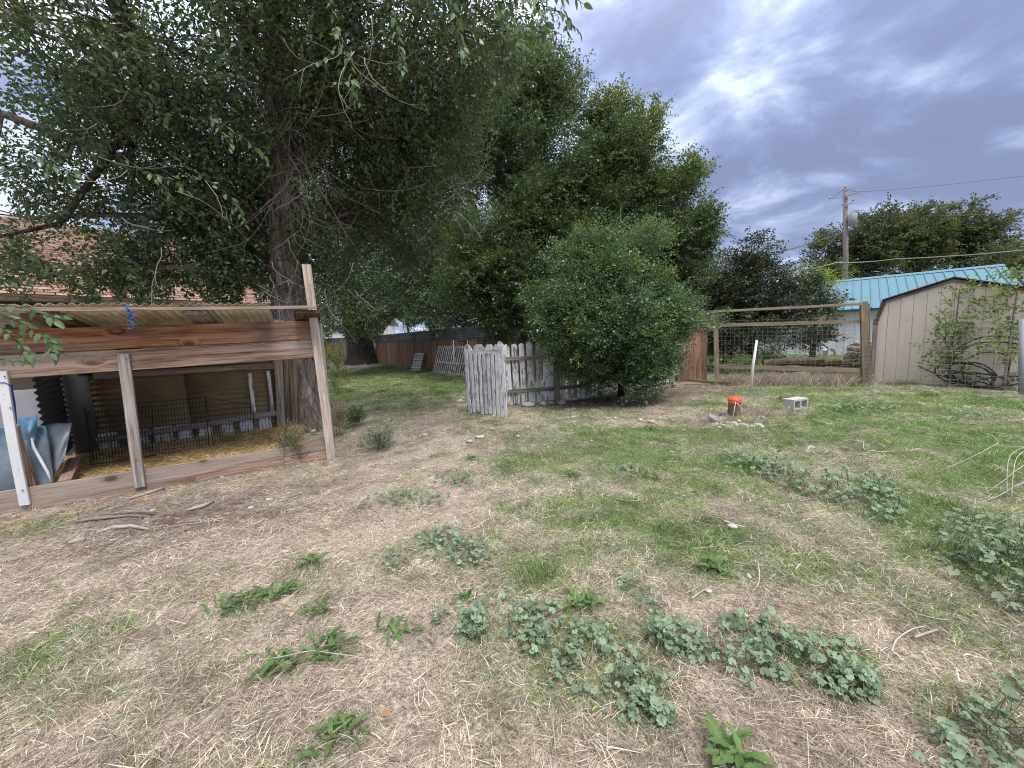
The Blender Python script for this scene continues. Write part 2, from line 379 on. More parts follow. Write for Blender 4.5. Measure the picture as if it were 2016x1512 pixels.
# ------------------------------------------------------------------ ground
nx, ny = 300, 360
tx = np.linspace(-1, 1, nx); X_ = np.sinh(tx * 4.3) / math.sinh(4.3) * 180
ty = np.linspace(0, 1, ny); Y_ = -30 + (np.sinh((ty * 1.9 - .55) * 3.3) / math.sinh(3.3 * 1.35) + abs(math.sinh(-.55 * 3.3)) / math.sinh(3.3 * 1.35)) * 300
Y_ = np.concatenate([np.array([-40., -15, -6, -3, -1.5, -.5]), .2 + np.expm1(np.linspace(0, 1, ny) * 6.4) / np.expm1(6.4) * 300]); ny = len(Y_)
gx, gy = np.meshgrid(X_, Y_); gzv = gz(gx, gy) + (fbm(gx, gy, 7, 3) - .5) * .018
V = np.stack([gx, gy, gzv], -1).reshape(-1, 3)
ii, jj = np.meshgrid(np.arange(nx - 1), np.arange(ny - 1)); q = (jj * nx + ii).ravel()
Fq = np.stack([q, q + 1, q + 1 + nx, q + nx], 1)
gm, dm = masks(V[:, 0], V[:, 1])
mg = Mat('soil_and_thatch', .95, .1)
at = mg.n.new('ShaderNodeAttribute'); at.attribute_name = 'col'; sp = mg.n.new('ShaderNodeSeparateColor'); mg.l.new(at.outputs['Color'], sp.inputs[0])
c0 = mg.coord((1, 1, 1), rnd=False)
nf = mg.noise(c0, 60, 5, .7); nm = mg.noise(c0, 9, 5, .65); ns_ = mg.noise(mg.coord((40, 260, 40), rnd=False), 1, 3)
straw = mg.ramp(nf, [(.34, (.16, .12, .09)), (.5, (.46, .385, .30)), (.66, (.70, .61, .51))])
soil = mg.ramp(mg.mt('ADD', mg.mt('MULTIPLY', nf, .5), mg.mt('MULTIPLY', nm, .5)), [(.40, (.07, .048, .037)), (.5, (.18, .13, .10)), (.62, (.40, .33, .28))])
grn = mg.ramp(nf, [(.3, (.035, .06, .018)), (.55, (.09, .15, .04)), (.75, (.2, .24, .09))])
cg = mg.mix(sp.outputs[1], straw, soil); cg = mg.mix(mg.mt('MULTIPLY', sp.outputs[0], .85), cg, grn)
mg.base(cg).bump(mg.mt('ADD', nf, nm), .8, .02)
ground = link('ground', meshnp('ground', V, Fq, mg.m, np.stack([gm, dm, gm * 0], 1), True)); tag(ground, None, None, kind='structure')

# ------------------------------------------------------------------ grass: tufts of real blades, scattered (nobody could count them)
def blades(n, r, l0, l1, lean0, lean1, w0, w1, cols, seed, bend=.6):
    g_ = np.random.default_rng(seed)
    a = g_.random(n) * 2 * np.pi; rr = np.sqrt(g_.random(n)) * r
    P = np.stack([np.cos(a) * rr, np.sin(a) * rr, -.004 + 0 * a], 1)
    l = g_.uniform(l0, l1, n); az = g_.random(n) * 2 * np.pi; le = g_.uniform(lean0, lean1, n); wd = g_.uniform(w0, w1, n)
    D = np.stack([np.cos(az) * np.sin(le), np.sin(az) * np.sin(le), np.cos(le)], 1)
    B = np.stack([np.cos(az), np.sin(az), 0 * az], 1) * (bend * g_.uniform(.2, 1, n))[:, None] + np.stack([g_.normal(0, .25, n), g_.normal(0, .25, n), g_.normal(-.1, .15, n)], 1)
    S = np.cross(D, g_.normal(0, 1, (n, 3))); S /= np.linalg.norm(S, axis=1)[:, None]
    lv = l[:, None]; p1 = P + D * lv * .45 + B * lv * .1; p2 = P + D * lv * .85 + B * lv * .35 - np.array([0, 0, 1]) * lv * .12 * bend
    p1[:, 2] = np.maximum(p1[:, 2], .002); p2[:, 2] = np.maximum(p2[:, 2], .003)
    wv = wd[:, None] * .5
    V = np.stack([P - S * wv, P + S * wv, p1 + S * wv * .9, p1 - S * wv * .9, p2], 1).reshape(-1, 3)
    b = np.arange(n) * 5; Q = [list(x) for x in np.stack([b, b + 1, b + 2, b + 3], 1)] + [list(x) for x in np.stack([b + 3, b + 2, b + 4], 1)]
    ci = g_.integers(0, len(cols), n); c = np.array(cols)[ci] * g_.uniform(.75, 1.2, n)[:, None]
    return V, Q, np.repeat(c, 5, 0)
mgr = Mat('grass_blades', .6, .3); at = mgr.n.new('ShaderNodeAttribute'); at.attribute_name = 'col'
gc_ = mgr.mix(1.0, at.outputs['Color'], mgr.rand(.52, 1.38), 'MULTIPLY'); mgr.base(gc_)
tl = mgr.n.new('ShaderNodeBsdfTranslucent'); mgr.l.new(gc_, tl.inputs[0]); ms = mgr.n.new('ShaderNodeMixShader'); ms.inputs[0].default_value = .25
mgr.l.new(mgr.b.outputs[0], ms.inputs[1]); mgr.l.new(tl.outputs[0], ms.inputs[2]); mgr.l.new(ms.outputs[0], mgr.n['Material Output'].inputs[0])
DRY = [(.74, .64, .52), (.62, .52, .42), (.85, .77, .66), (.38, .30, .22), (.54, .45, .36), (.79, .69, .57)]
DRYG = [(.50, .42, .34), (.40, .34, .27), (.27, .22, .17), (.66, .58, .48), (.36, .31, .22)]
GRN = [(.17, .29, .08), (.22, .36, .10), (.28, .41, .13), (.12, .22, .06), (.37, .45, .19)]
GRNY = [(.34, .42, .17), (.44, .48, .24), (.25, .35, .11), (.58, .54, .34)]
WEED = [(.09, .16, .05), (.13, .21, .07), (.3, .28, .15)]
def tufts(kind):
    o = []
    for s in range(5):
        if kind == 'thatch': v, f, c = blades(130, .15, .03, .11, 1.05, 1.6, .0013, .0028, DRY + DRYG[:4], 10 + s, .6)
        if kind == 'litter': v, f, c = blades(45, .15, .02, .09, 1.35, 1.6, .0018, .004, DRYG + DRY[:1] + [(.2, .15, .12), (.13, .095, .075), (.27, .2, .16), (.17, .12, .1)], 20 + s, .2)
        if kind == 'stub': v, f, c = blades(60, .07, .04, .11, .15, 1.1, .0016, .003, DRY, 30 + s, .6)
        if kind == 'green': v, f, c = blades(120, .14, .02, .065, .2, 1.25, .0018, .0034, GRN + GRNY[:1], 40 + s, .8)
        if kind == 'mixed': v, f, c = blades(90, .14, .03, .085, .5, 1.4, .0018, .0036, GRNY + DRY[:4] + GRN[:2], 50 + s, .7)
        if kind == 'lush': v, f, c = blades(120, .14, .07, .16, .1, .9, .003, .006, GRN[:4], 60 + s, .9)
        if kind == 'tall': v, f, c = blades(46, .16, .25, .62, .05, .7, .003, .007, DRYG + DRY[:3] + [(.24, .25, .12), (.3, .2, .14)], 70 + s, .9)
        me = meshnp(kind + '_tuft', v, f, mgr.m, c); o.append(bpy.data.objects.new(kind + '_tuft', me))
    c_ = bpy.data.collections.new(kind); [c_.objects.link(x) for x in o]; return c_
def scatter(name, label, cat, P, scl, coll, seed, tilt=.12, zs=None):
    g_ = np.random.default_rng(seed); n = len(P)
    me = bpy.data.meshes.new(name); me.vertices.add(n); me.vertices.foreach_set('co', np.asarray(P, np.float32).ravel())
    a = me.attributes.new('rot', 'FLOAT_VECTOR', 'POINT'); rv = np.stack([g_.normal(0, tilt, n), g_.normal(0, tilt, n), g_.random(n) * 6.283], 1); a.data.foreach_set('vector', rv.astype(np.float32).ravel())
    a = me.attributes.new('scl', 'FLOAT', 'POINT'); a.data.foreach_set('value', np.asarray(scl, np.float32))
    a = me.attributes.new('idx', 'INT', 'POINT'); a.data.foreach_set('value', g_.integers(0, len(coll.objects), n).astype(np.int32))
    me.update(); o = link(name, me); tag(o, label, cat, kind='stuff')
    ng = bpy.data.node_groups.new(name, 'GeometryNodeTree'); ng.interface.new_socket('Geometry', in_out='INPUT', socket_type='NodeSocketGeometry'); ng.interface.new_socket('Geometry', in_out='OUTPUT', socket_type='NodeSocketGeometry')
    A = ng.nodes; I = A.new('NodeGroupInput'); O = A.new('NodeGroupOutput'); ip = A.new('GeometryNodeInstanceOnPoints'); ci = A.new('GeometryNodeCollectionInfo')
    ci.inputs['Collection'].default_value = coll; ci.inputs['Separate Children'].default_value = True; ci.inputs['Reset Children'].default_value = True
    def na(nm, t):
        x = A.new('GeometryNodeInputNamedAttribute'); x.data_type = t; x.inputs['Name'].default_value = nm; return [s for s in x.outputs if s.enabled and s.name == 'Attribute'][0]
    l = ng.links; l.new(I.outputs[0], ip.inputs['Points']); l.new(ci.outputs[0], ip.inputs['Instance']); ip.inputs['Pick Instance'].default_value = True
    l.new(na('idx', 'INT'), ip.inputs['Instance Index']); l.new(na('rot', 'FLOAT_VECTOR'), ip.inputs['Rotation']); l.new(na('scl', 'FLOAT'), ip.inputs['Scale'])
    l.new(ip.outputs[0], O.inputs[0]); md = o.modifiers.new('scatter', 'NODES'); md.node_group = ng; return o
def inside(x, y, poly):
    c = np.zeros(len(x), bool); n = len(poly)
    for i in range(n):
        x0, y0 = poly[i]; x1, y1 = poly[(i + 1) % n]
        if y0 == y1: continue
        k = ((y0 > y) != (y1 > y)) & (x < (x1 - x0) * (y - y0) / (y1 - y0) + x0); c ^= k
    return c
A0 = gp(48, 1006); B0 = gp(655, 902)           # front corners of the shelter on the left
sdir = (B0 - A0); sdir.z = 0; sdir.normalize(); sback = Vector((-sdir.y, sdir.x, 0))
SH = [(A0 - sdir * 1.2 + sback * .05)[:2], (B0 + sback * .05)[:2], (B0 + sback * 1.9)[:2], (A0 - sdir * 1.2 + sback * 1.9)[:2]]
def cand(n, seed, ymin=.45, ymax=32, pw=1.35):
    """random places: dense near the camera, sparser away"""
    g_ = np.random.default_rng(seed); t = g_.random(n); e = 2 - pw
    y = (ymin ** e + t * (ymax ** e - ymin ** e)) ** (1 / e); hw = 1.55 * y + 1.2
    x = g_.uniform(-1, 1, n) * hw; k = ~inside(x, y, SH); x = x[k]; y = y[k]
    return x, y, g_.random(len(x))
def put(name, label, cat, coll, n, seed, pfun, s0, s1, **k):
    x, y, r_ = cand(n, seed, **k); g, d = masks(x, y); keep = r_ < pfun(g, d, x, y); x = x[keep]; y = y[keep]
    g_ = np.random.default_rng(seed + 1); s = g_.uniform(s0, s1, len(x)) * (1 + np.clip(y - 2, 0, 30) * .07)
    return scatter(name, label, cat, np.stack([x, y, gz(x, y)], 1), s, coll, seed + 2)
cth = tufts('thatch'); cli = tufts('litter'); cst = tufts('stub'); cgr = tufts('green'); cmi = tufts('mixed'); clu = tufts('lush'); cta = tufts('tall')
put('dry_grass', 'matted straw coloured dry grass covering the yard', 'dry grass', cth, 21000, 100, lambda g, d, x, y: np.clip(1.05 - g * .8 - d * 1.15, .05, 1), .7, 1.15)
put('plant_litter', 'short brown straw bits and chaff strewn on bare dirt', 'litter', cli, 15000, 110, lambda g, d, x, y: np.clip(.25 + d * .8 - g * .3, .05, 1), .7, 1.2)
put('dry_stubble', 'upright clumps of pale dry grass stubble in the yard', 'dry grass', cst, 5200, 120, lambda g, d, x, y: np.clip((fbm(x, y, 1.6) - .47) * 4, 0, 1) * np.clip(1 - d * 1.2, .1, 1) * np.clip(1.1 - g, .1, 1), .6, 1.15)
put('green_grass', 'short green lawn grass growing in patches across the yard', 'grass', cgr, 26000, 130, lambda g, d, x, y: np.clip(g * 1.35 - .25, 0, 1), .7, 1.1)
put('mixed_grass', 'half dried yellow green grass between lawn and straw', 'grass', cmi, 20000, 140, lambda g, d, x, y: np.clip(1.1 - abs(g - .4) * 1.5, 0, 1) * np.clip(1 - d, 0, 1) * (g > .03), .7, 1.1)
put('long_grass', 'longer lush green grass in tufts along the fence and weeds', 'grass', clu, 6000, 150, lambda g, d, x, y: np.clip((g - .55) * 2, 0, 1) * np.clip((fbm(x, y, 1.1) - .42) * 5, 0, 1) * .8, .5, .95, pw=1.1)
# ------------------------------------------------------------------ more materials
def fibre():
    m = Mat('fibreglass', .55, .35); n = m.noise(m.coord((26, .6, 1)), 1, 4, .6); n2_ = m.noise(m.coord((1, 1, 1)), 3, 5, .65)
    c = m.ramp(m.mt('ADD', m.mt('MULTIPLY', n, .5), m.mt('MULTIPLY', n2_, .5)), [(.36, (.24, .19, .12)), (.46, (.50, .46, .36)), (.6, (.72, .69, .61))])
    m.base(c); tl = m.n.new('ShaderNodeBsdfTranslucent'); tl.inputs[0].default_value = (.75, .68, .48, 1)
    ms = m.n.new('ShaderNodeMixShader'); ms.inputs[0].default_value = .14; m.l.new(m.b.outputs[0], ms.inputs[1]); m.l.new(tl.outputs[0], ms.inputs[2]); m.l.new(ms.outputs[0], m.n['Material Output'].inputs[0]); return m.m
M['fibre'] = fibre()
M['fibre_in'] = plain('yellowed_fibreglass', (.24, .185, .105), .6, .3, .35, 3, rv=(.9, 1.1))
M['galv'] = plain('galvanised_sheet', (.24, .26, .29), .45, .5, .2, 4, .55)
M['darkmetal'] = plain('dark_sheet', (.075, .075, .085), .5, .4, .3, 5)
M['wire_black'] = plain('black_wire', (.02, .02, .022), .5, .4, .1)
M['wire_galv'] = plain('grey_wire', (.34, .34, .33), .5, .5, .1, metal=.2)
M['blue_rope'] = plain('blue_rope', (.03, .10, .32), .7, .3, .3, 40)
M['straw'] = plain('straw_bed', (.60, .42, .18), .9, .1, .5, 30, bump=.8, bd=.01)
M['stone_pale'] = plain('pale_stone', (.50, .46, .42), .85, .2, .25, 14, bump=.6, rv=(.8, 1.15), bd=.008)
M['stone_grey'] = plain('grey_stone', (.33, .32, .32), .85, .2, .35, 9, bump=.8, rv=(.8, 1.2), bd=.01)
M['concrete'] = plain('concrete', (.48, .47, .46), .95, .1, .14, 30, bump=.7, rv=(1, 1))
M['rust'] = plain('rusty_pipe', (.17, .105, .08), .8, .3, .45, 12, bump=.6)
M['orange'] = plain('orange_plastic', (.72, .10, .035), .5, .4, .15, 10)
M['string'] = plain('pale_string', (.62, .56, .47), .9, .1, .2)
M['twig'] = plain('pale_twig', (.38, .34, .31), .9, .1, .25, 20)
M['twigw'] = plain('bleached_twig', (.50, .45, .39), .9, .1, .2, 20)
M['deadtwig'] = plain('dead_twig', (.27, .235, .215), .9, .1, .25, 20)
M['tan'] = plain('tan_siding', (.68, .59, .49), .85, .2, .09, 2.2, bump=.4, rv=(.96, 1.04), bd=.002)
M['trimbrown'] = wood('brown_trim', (.06, .04, .03), (.14, .095, .075), (.24, .17, .14))
M['teal'] = plain('teal_metal', (.105, .225, .28), .45, .45, .06, 1.2, bump=.05, rv=(.96, 1.04))
M['whitewall'] = plain('white_siding', (.76, .77, .79), .8, .2, .05, 3, bump=.1)
M['glassdark'] = plain('dark_glass', (.02, .025, .03), .08, .6, .1)
M['hose'] = plain('black_hose', (.018, .018, .02), .45, .4, .1)
M['pvc'] = plain('white_pipe', (.78, .78, .77), .5, .4, .05)
M['shroof'] = plain('asphalt_roof', (.10, .09, .085), .95, .1, .3, 30)
M['polewood'] = wood('pole_wood', (.10, .085, .075), (.2, .175, .155), (.31, .28, .25))
M['steel'] = plain('grey_steel', (.30, .32, .33), .65, .4, .12)
M['insul'] = plain('ceramic', (.3, .3, .32), .3, .5, .05)
M['housewall'] = plain('dark_wall', (.10, .075, .06), .9, .1, .2)
mm = Mat('shingles', .95, .1); at = mm.n.new('ShaderNodeAttribute'); at.attribute_name = 'col'
mm.base(mm.mix(1.0, at.outputs['Color'], mm.ramp(mm.noise(mm.coord(rnd=False), 60, 4, .7), [(.3, .7), (.7, 1.2)]), 'MULTIPLY')); M['shingle'] = mm.m

# ================================================================== the shelter on the left
sh = thing('animal_shelter', 'low brown plank animal shelter with corrugated roof and open front, straw inside', 'shed', A0)
def fr(u, v, off=0.0): return onwall(u, v, A0, B0, off)
up = Vector((0, 0, 1))
board('base_board', fr(-75, 1005), fr(560, 899), .235, .04, M['cedar2'], sh, seed=1)
board('base_board', fr(560, 890, .0), fr(645, 875.5, 0), .115, .04, M['cedar2'], sh, seed=2)
board('base_board', fr(560, 909, .0), fr(645, 893.5, 0), .115, .038, M['cedar2'], sh, seed=3)
ub = board('header_board', fr(-95, 678), fr(616, 649), .228, .04, M['cedar'], sh, seed=4, ends=.004)
lb = board('header_board', fr(-95, 728), fr(619, 687), .218, .042, M['cedar2'], sh, seed=5)
po = board('corner_post', fr(604, 521, .045), fr(652, 905, .045), .1, .045, M['fir'], sh, wdir=sdir, seed=6)
board('corner_post', fr(628, 640, -.05), fr(655, 880, -.05), .06, .05, M['greywood'], sh, wdir=sdir, seed=7)
board('middle_post', fr(242, 697, .045), fr(277, 958, .045), .092, .04, M['greywood'], sh, wdir=sdir, seed=8)
lp = board('left_post', fr(3, 731, .045), fr(49, 994, .045), .07, .03, M['white_clean'], sh, wdir=sdir, seed=9); lp['label'] = 'white painted narrow post'
board('left_post', fr(30, 840, -.06), fr(64, 960, -.06), .06, .04, M['cedar2'], sh, wdir=sdir, seed=10)
for (u, v) in ((9, 741), (20, 803), (44, 965), (248, 706), (610, 560), (613, 610), (636, 770), (648, 880), (268, 905)):
    MB().tube([fr(u, v, .06), fr(u, v, .075)], .006, 6).build('nail', M['darkmetal'], sh)
# roof: fascia strip in front, planks and corrugated sheets sloping back
OV = .34
Lf = fr(-95, 610, OV); Rf = fr(622, 605, OV)
board('fascia_strip', Lf, Rf, .035, .03, M['cedar2'], sh, seed=11)
rdir = (Rf - Lf).normalized(); down = (sback * 1.0 + Vector((0, 0, -.17))).normalized()
def rf(u, v=608): return onwall(u, v, A0, B0, OV - .02)
for (u0, u1) in ((38, 112), (354, 405), (578, 630)):
    a = rf((u0 + u1) / 2); a.z = Lf.z + (Rf.z - Lf.z) * ((u0 + u1) / 2 + 95) / 717 - .045
    wd = (rf(u1) - rf(u0)).length; board('rafter_plank', a, a + down * (2.1 if u0 < 500 else .45), wd, .035, M['darkwood'] if u0 != 354 else M['greywood'], sh, wdir=rdir, seed=u0)
us = [-95, 75, 245, 400, 516]
for i in range(4):
    a = rf(us[i]); b = rf(us[i + 1]); k = (us[i] + 95) / 717; a.z = Lf.z + (Rf.z - Lf.z) * k + .03 + (i % 2) * .008
    corrugated('roof_sheet', a - down * .03, rdir, down, (b - a).length + .06, 2.25, .071, .011, M['fibre'], sh, .002, rag=.02)
board('purlin', fr(-95, 640, -.9) + up * .05, fr(560, 640, -.9) + up * .02, .09, .04, M['greywood'], sh, seed=14)
# back wall
Ab = A0 + sback * 1.75; Bb = B0 + sback * 1.75
def bk(u, v, off=0.0): return onwall(u, v, Ab, Bb, off)
bx0 = bk(163, 800); bx1 = bk(548, 800); wl = Vector((bx1.x - bx0.x, bx1.y - bx0.y, 0))
for i in range(2):
    o_ = Vector((bx0.x, bx0.y, .08)) + wl * (i * .49); corrugated('wall_sheet', o_ + up * 0, up, wl.normalized(), 1.32, wl.length * .51, .076, .011, M['fibre_in'], sh, .002)
board('wall_rail', bk(185, 741, .04), bk(542, 720, .04), .085, .05, M['greywood'], sh, seed=15)
board('wall_rail', bk(190, 868, .05), bk(552, 812, .05), .075, .05, M['greywood'], sh, seed=16)
board('wall_rail', bk(150, 728, .03), bk(542, 700, .03), .07, .05, M['darkwood'], sh, seed=17)
for (u, u2, t_) in ((196, 236, 0), (262, 296, 0), (306, 343, 0), (352, 381, 0), (393, 420, 0), (435, 461, 0), (474, 500, 0), (512, 536, 0)):
    a = bk((u + u2) / 2, 850 - (u - 500) * .1, .02); a.z = .02; b = a.copy(); b.z = .42
    board('picket', a, b, (bk(u2, 850) - bk(u, 850)).length, .02, M['white'], sh, wdir=sdir, seed=u)
board('back_post', bk(547, 700, .05), bk(556, 860, .05), .11, .09, M['greywood'], sh, wdir=sdir, seed=18)
for u in (563, 572, 581): board('side_slat', bk(u, 700, -.05), bk(u + 6, 862, -.05), .06, .02, M['darkwood'], sh, wdir=sdir, seed=u)
board('wall_strip', bk(492, 735, .04), bk(500, 812, .04), .05, .015, M['white_worn'], sh, wdir=sdir, seed=19)
board('wall_strip', bk(528, 730, .04), bk(536, 812, .04), .05, .015, M['white_worn'], sh, wdir=sdir, seed=20)
MB().add([Vector((*bk(60, 700, .02)[:2], 1.5)), Vector((*bk(166, 700, .02)[:2], 1.5)), Vector((*bk(166, 700, .02)[:2], 0)), Vector((*bk(60, 700, .02)[:2], 0))], [(0, 1, 2, 3)]).build('corner_shade_panel', M['darkmetal'], sh)  # dark sheet standing in for the shade in the back left corner
sw0 = A0 - sdir * .85
MB().add([sw0 + sback * .06, sw0 + sback * 1.8, sw0 + sback * 1.8 + up * 1.6, sw0 + sback * .06 + up * 1.85], [(0, 1, 2, 3)]).build('light_block_panel', M['darkwood'], sh)  # added panel, keeps light from entering at the left end
# partition of dark corrugated metal, and pale panel at the left
pf = fr(86, 850, -.30); pf.z = .30
pe = bk(140, 850, .05); pe.z = .30; corrugated('partition_sheet', pf, up, (pe - pf), 1.45, (pe - pf).length, .068, .012, M['darkmetal'], sh, .002)
pl_ = fr(-95, 800, -.75); pr_ = fr(80, 800, -.75); pl_.z = .5; pr_.z = .5
board('wall_panel', pl_ + up * .2, pr_ + up * .2, .9, .02, plain('pale_panel', (.33, .34, .37), .8, .2, .2, 2), sh, seed=21)
# straw and blocking inside
xs = np.linspace(-.9, 2.28, 60); ys = np.linspace(.19, 1.72, 34); Vb = []
for y in ys:
    for x in xs:
        p = A0 + sdir * float(x) + sback * float(y); Vb.append((p.x, p.y, .05 + .07 * float(fbm(np.array(x), np.array(y), 2.5)) + .07 * (y / 1.7)))
Vb = np.array(Vb); i_, j_ = np.meshgrid(np.arange(59), np.arange(33)); q = (j_ * 60 + i_).ravel()
bed = link('straw_bedding', meshnp('straw_bedding', Vb, np.stack([q, q + 1, q + 61, q + 60], 1), M['straw'], None, True)); tag(bed, 'golden straw bedding spread on the floor of the brown shelter', 'straw', kind='stuff')
so = []
for s in range(4):
    v, f, c = blades(70, .16, .05, .17, 1.05, 1.6, .003, .0055, [(.80, .57, .24), (.70, .48, .19), (.86, .70, .38), (.55, .36, .14), (.9, .77, .5)], 300 + s, .15); so.append(bpy.data.objects.new('straw_tuft', meshnp('straw_tuft', v, f, mgr.m, c)))
cstraw = bpy.data.collections.new('straw'); [cstraw.objects.link(x) for x in so]
idx = rng.integers(0, len(Vb), 2600); P_ = Vb[idx] + rng.normal(0, .02, (2600, 3)) * np.array([1, 1, .2]); P_[:, 2] += .012
scatter('loose_straw', 'loose golden straw stalks lying in the brown shelter', 'straw', P_, rng.uniform(.7, 1.1, 2600), cstraw, 5)
x_, y_, r__ = cand(30000, 777, ymax=7); k = inside(x_, y_, [(A0 - sdir * .8 - sback * .6)[:2], (B0 - sback * .5)[:2], (B0 - sback * .1)[:2], (A0 - sdir * .8 - sback * .1)[:2]]); x_, y_ = x_[k][:60], y_[k][:60]
scatter('spilled_straw', 'straw spilled on the dirt in front of the shelter base board', 'straw', np.stack([x_, y_, gz(x_, y_)], 1), np.full(len(x_), .5), cstraw, 6)
board('floor_block', fr(128, 950, -.1), fr(146, 905, -.75), .1, .05, M['cedar2'], sh, wdir=sdir, seed=22)

# blue rope, tarp, wire crate
def squig(p, n, dx, dz, seed, amp=.02):
    r_ = random.Random(seed); return [p + Vector((r_.uniform(-amp, amp) + dx * i / n, r_.uniform(-amp, amp) * .6, dz * i / n + r_.uniform(-amp, amp) * .5)) for i in range(n + 1)]
rp = thing('blue_rope', 'knotted bright blue rope hanging from the shelter roof edge', 'rope', fr(252, 606, OV + .02))
MB().tube(squig(fr(250, 602, OV + .02), 9, .0, -.15, 1), .008, 6).tube(squig(fr(253, 612, OV + .02), 7, .02, -.08, 2, .03), .008, 6).build('rope_strand', M['blue_rope'], rp, True)
c_ = fr(256, 640, OV + .03); MB().tube([c_ + Vector((math.cos(t) * .035, 0, math.sin(t) * .04)) for t in np.linspace(-2.4, 2.2, 12)], .008, 6).build('rope_loop', M['blue_rope'], rp, True)
rp = thing('blue_twine', 'thin blue twine tied round the white post of the shelter', 'twine', fr(10, 755, .07))
MB().tube([fr(-3, 754, .065), fr(8, 753, .065), fr(18, 757, .065), fr(24, 770, -.03), fr(27, 800, -.05), fr(30, 850, -.05)], .004, 5).tube([fr(22, 757, -.03), fr(29, 790, -.06), fr(33, 835, -.06)], .005, 5).tube([fr(24, 757, -.03), fr(22, 790, -.06), fr(26, 830, -.06)], .005, 5).build('twine_strand', M['blue_rope'], rp, True)
def tarp_mat():
    m = Mat('tarp_plastic', .35, .5); at = m.n.new('ShaderNodeAttribute'); at.attribute_name = 'col'
    n = m.noise(m.coord(rnd=False), 7, 6, .7); m.base(m.mix(m.ramp(n, [(.45, 0.0), (.75, .4)]), at.outputs['Color'], (.3, .38, .42))).bump(n, .4, .01); return m.m
tp = thing('plastic_tub', 'old blue and grey plastic paddling pool stood on edge inside the shelter', 'plastic pool', fr(60, 955, -.15))
def sheet(name, tl_, tr_, br_, bl_, off_t, off_b, colf, parent, bulge=.05, nu=26, nv=26):
    V = []; C = []
    for j in range(nv + 1):
        for i in range(nu + 1):
            a, b = i / nu, j / nv
            u = (tl_[0] * (1 - a) + tr_[0] * a) * (1 - b) + (bl_[0] * (1 - a) + br_[0] * a) * b
            v = (tl_[1] * (1 - a) + tr_[1] * a) * (1 - b) + (bl_[1] * (1 - a) + br_[1] * a) * b
            o = off_t * (1 - b) + off_b * b + bulge * math.sin(a * math.pi) * math.sin(b * math.pi * .9) + .007 * math.sin(a * 9 + b * 4) * (.4 + b) + .012 * math.sin(b * 9 + a * 5)
            V.append(fr(u, v, o)); C.append(colf(a, b))
    Fs = [[j * (nu + 1) + i, j * (nu + 1) + i + 1, (j + 1) * (nu + 1) + i + 1, (j + 1) * (nu + 1) + i] for j in range(nv) for i in range(nu)]
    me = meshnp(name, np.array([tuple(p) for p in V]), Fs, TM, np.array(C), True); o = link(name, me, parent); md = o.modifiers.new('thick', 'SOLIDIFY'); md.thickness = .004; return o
TM = tarp_mat()
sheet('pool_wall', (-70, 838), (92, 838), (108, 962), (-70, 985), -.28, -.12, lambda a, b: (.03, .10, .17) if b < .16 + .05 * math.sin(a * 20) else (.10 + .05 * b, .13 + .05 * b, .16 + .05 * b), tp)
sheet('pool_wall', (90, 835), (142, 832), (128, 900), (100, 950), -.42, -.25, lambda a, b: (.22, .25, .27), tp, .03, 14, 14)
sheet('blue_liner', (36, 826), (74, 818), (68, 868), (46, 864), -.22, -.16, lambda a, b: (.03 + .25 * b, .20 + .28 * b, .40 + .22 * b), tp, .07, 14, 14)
MB().tube([fr(62, 862, -.13), fr(66, 880, -.12), fr(80, 905, -.10), fr(94, 930, -.09), fr(103, 955, -.08)], [.006, .012, .014, .012, .006], 8).build('pool_rim', plain('white_plastic', (.72, .8, .84), .5, .4, .1), tp, True)
cr_ = thing('wire_crate', 'folded black wire dog crate panels standing in the straw', 'wire crate', bk(180, 900, .9))
def wirepanel(tl_, tr_, br_, bl_, o0, o1, nh, nv_, th=.0024):
    mb = MB(); P = lambda a, b: fr(*(tuple((np.array(tl_) * (1 - a) + np.array(tr_) * a) * (1 - b) + (np.array(bl_) * (1 - a) + np.array(br_) * a) * b)), -(o0 * (1 - a) + o1 * a))
    for i in range(nv_ + 1): mb.tube([P(i / nv_, 0), P(i / nv_, .5), P(i / nv_, 1)], th * (2.2 if i in (0, nv_) else 1), 4)
    for j in range(nh + 1): mb.tube([P(a, j / nh) for a in (0, .5, 1)], th * (2.4 if j in (0, nh) else 1), 4)
    tag(mb.build('wire_panel', M['wire_black'], cr_), None, None, kind='stuff')
wirepanel((167, 803), (404, 783), (412, 880), (180, 915), .75, 1.05, 13, 38)
wirepanel((405, 783), (498, 797), (501, 880), (422, 886), 1.03, 1.35, 12, 16)
wirepanel((170, 812), (300, 800), (300, 890), (184, 908), 1.15, 1.25, 9, 18)

# ================================================================== house with red brown shingles behind the shelter
E1 = pt(200, 586, 9.5); E2 = pt(450, 595, 11.6); ez = (E1.z + E2.z) / 2
ed = Vector((E2.x - E1.x, E2.y - E1.y, 0)).normalized(); en = Vector((-ed.y, ed.x, 0))
Es = Vector((E1.x, E1.y, ez)) - ed * 5.5; Elen = 5.5 + (Vector((E2.x - E1.x, E2.y - E1.y, 0))).length + 1.9
rz = onwall(250, 458, E1 + en * 3.9, E2 + en * 3.9).z
hs = thing('shingled_house', 'house with low brown shingled roof behind the animal shelter, half hidden by elm leaves', 'house', (Es.x, Es.y, 0))
sl = (en * 3.9 + Vector((0, 0, rz - ez))); slen = sl.length; sl.normalize(); nrm = ed.cross(sl).normalized(); nrm = nrm if nrm.z > 0 else -nrm
rows = int(slen / .135); ncol = int(Elen / .30); cols_ = [(.36, .23, .175), (.30, .185, .14), (.42, .28, .21), (.26, .165, .13), (.38, .26, .21), (.33, .21, .16)]
rot = Matrix((ed, sl, nrm)).transposed().to_4x4()
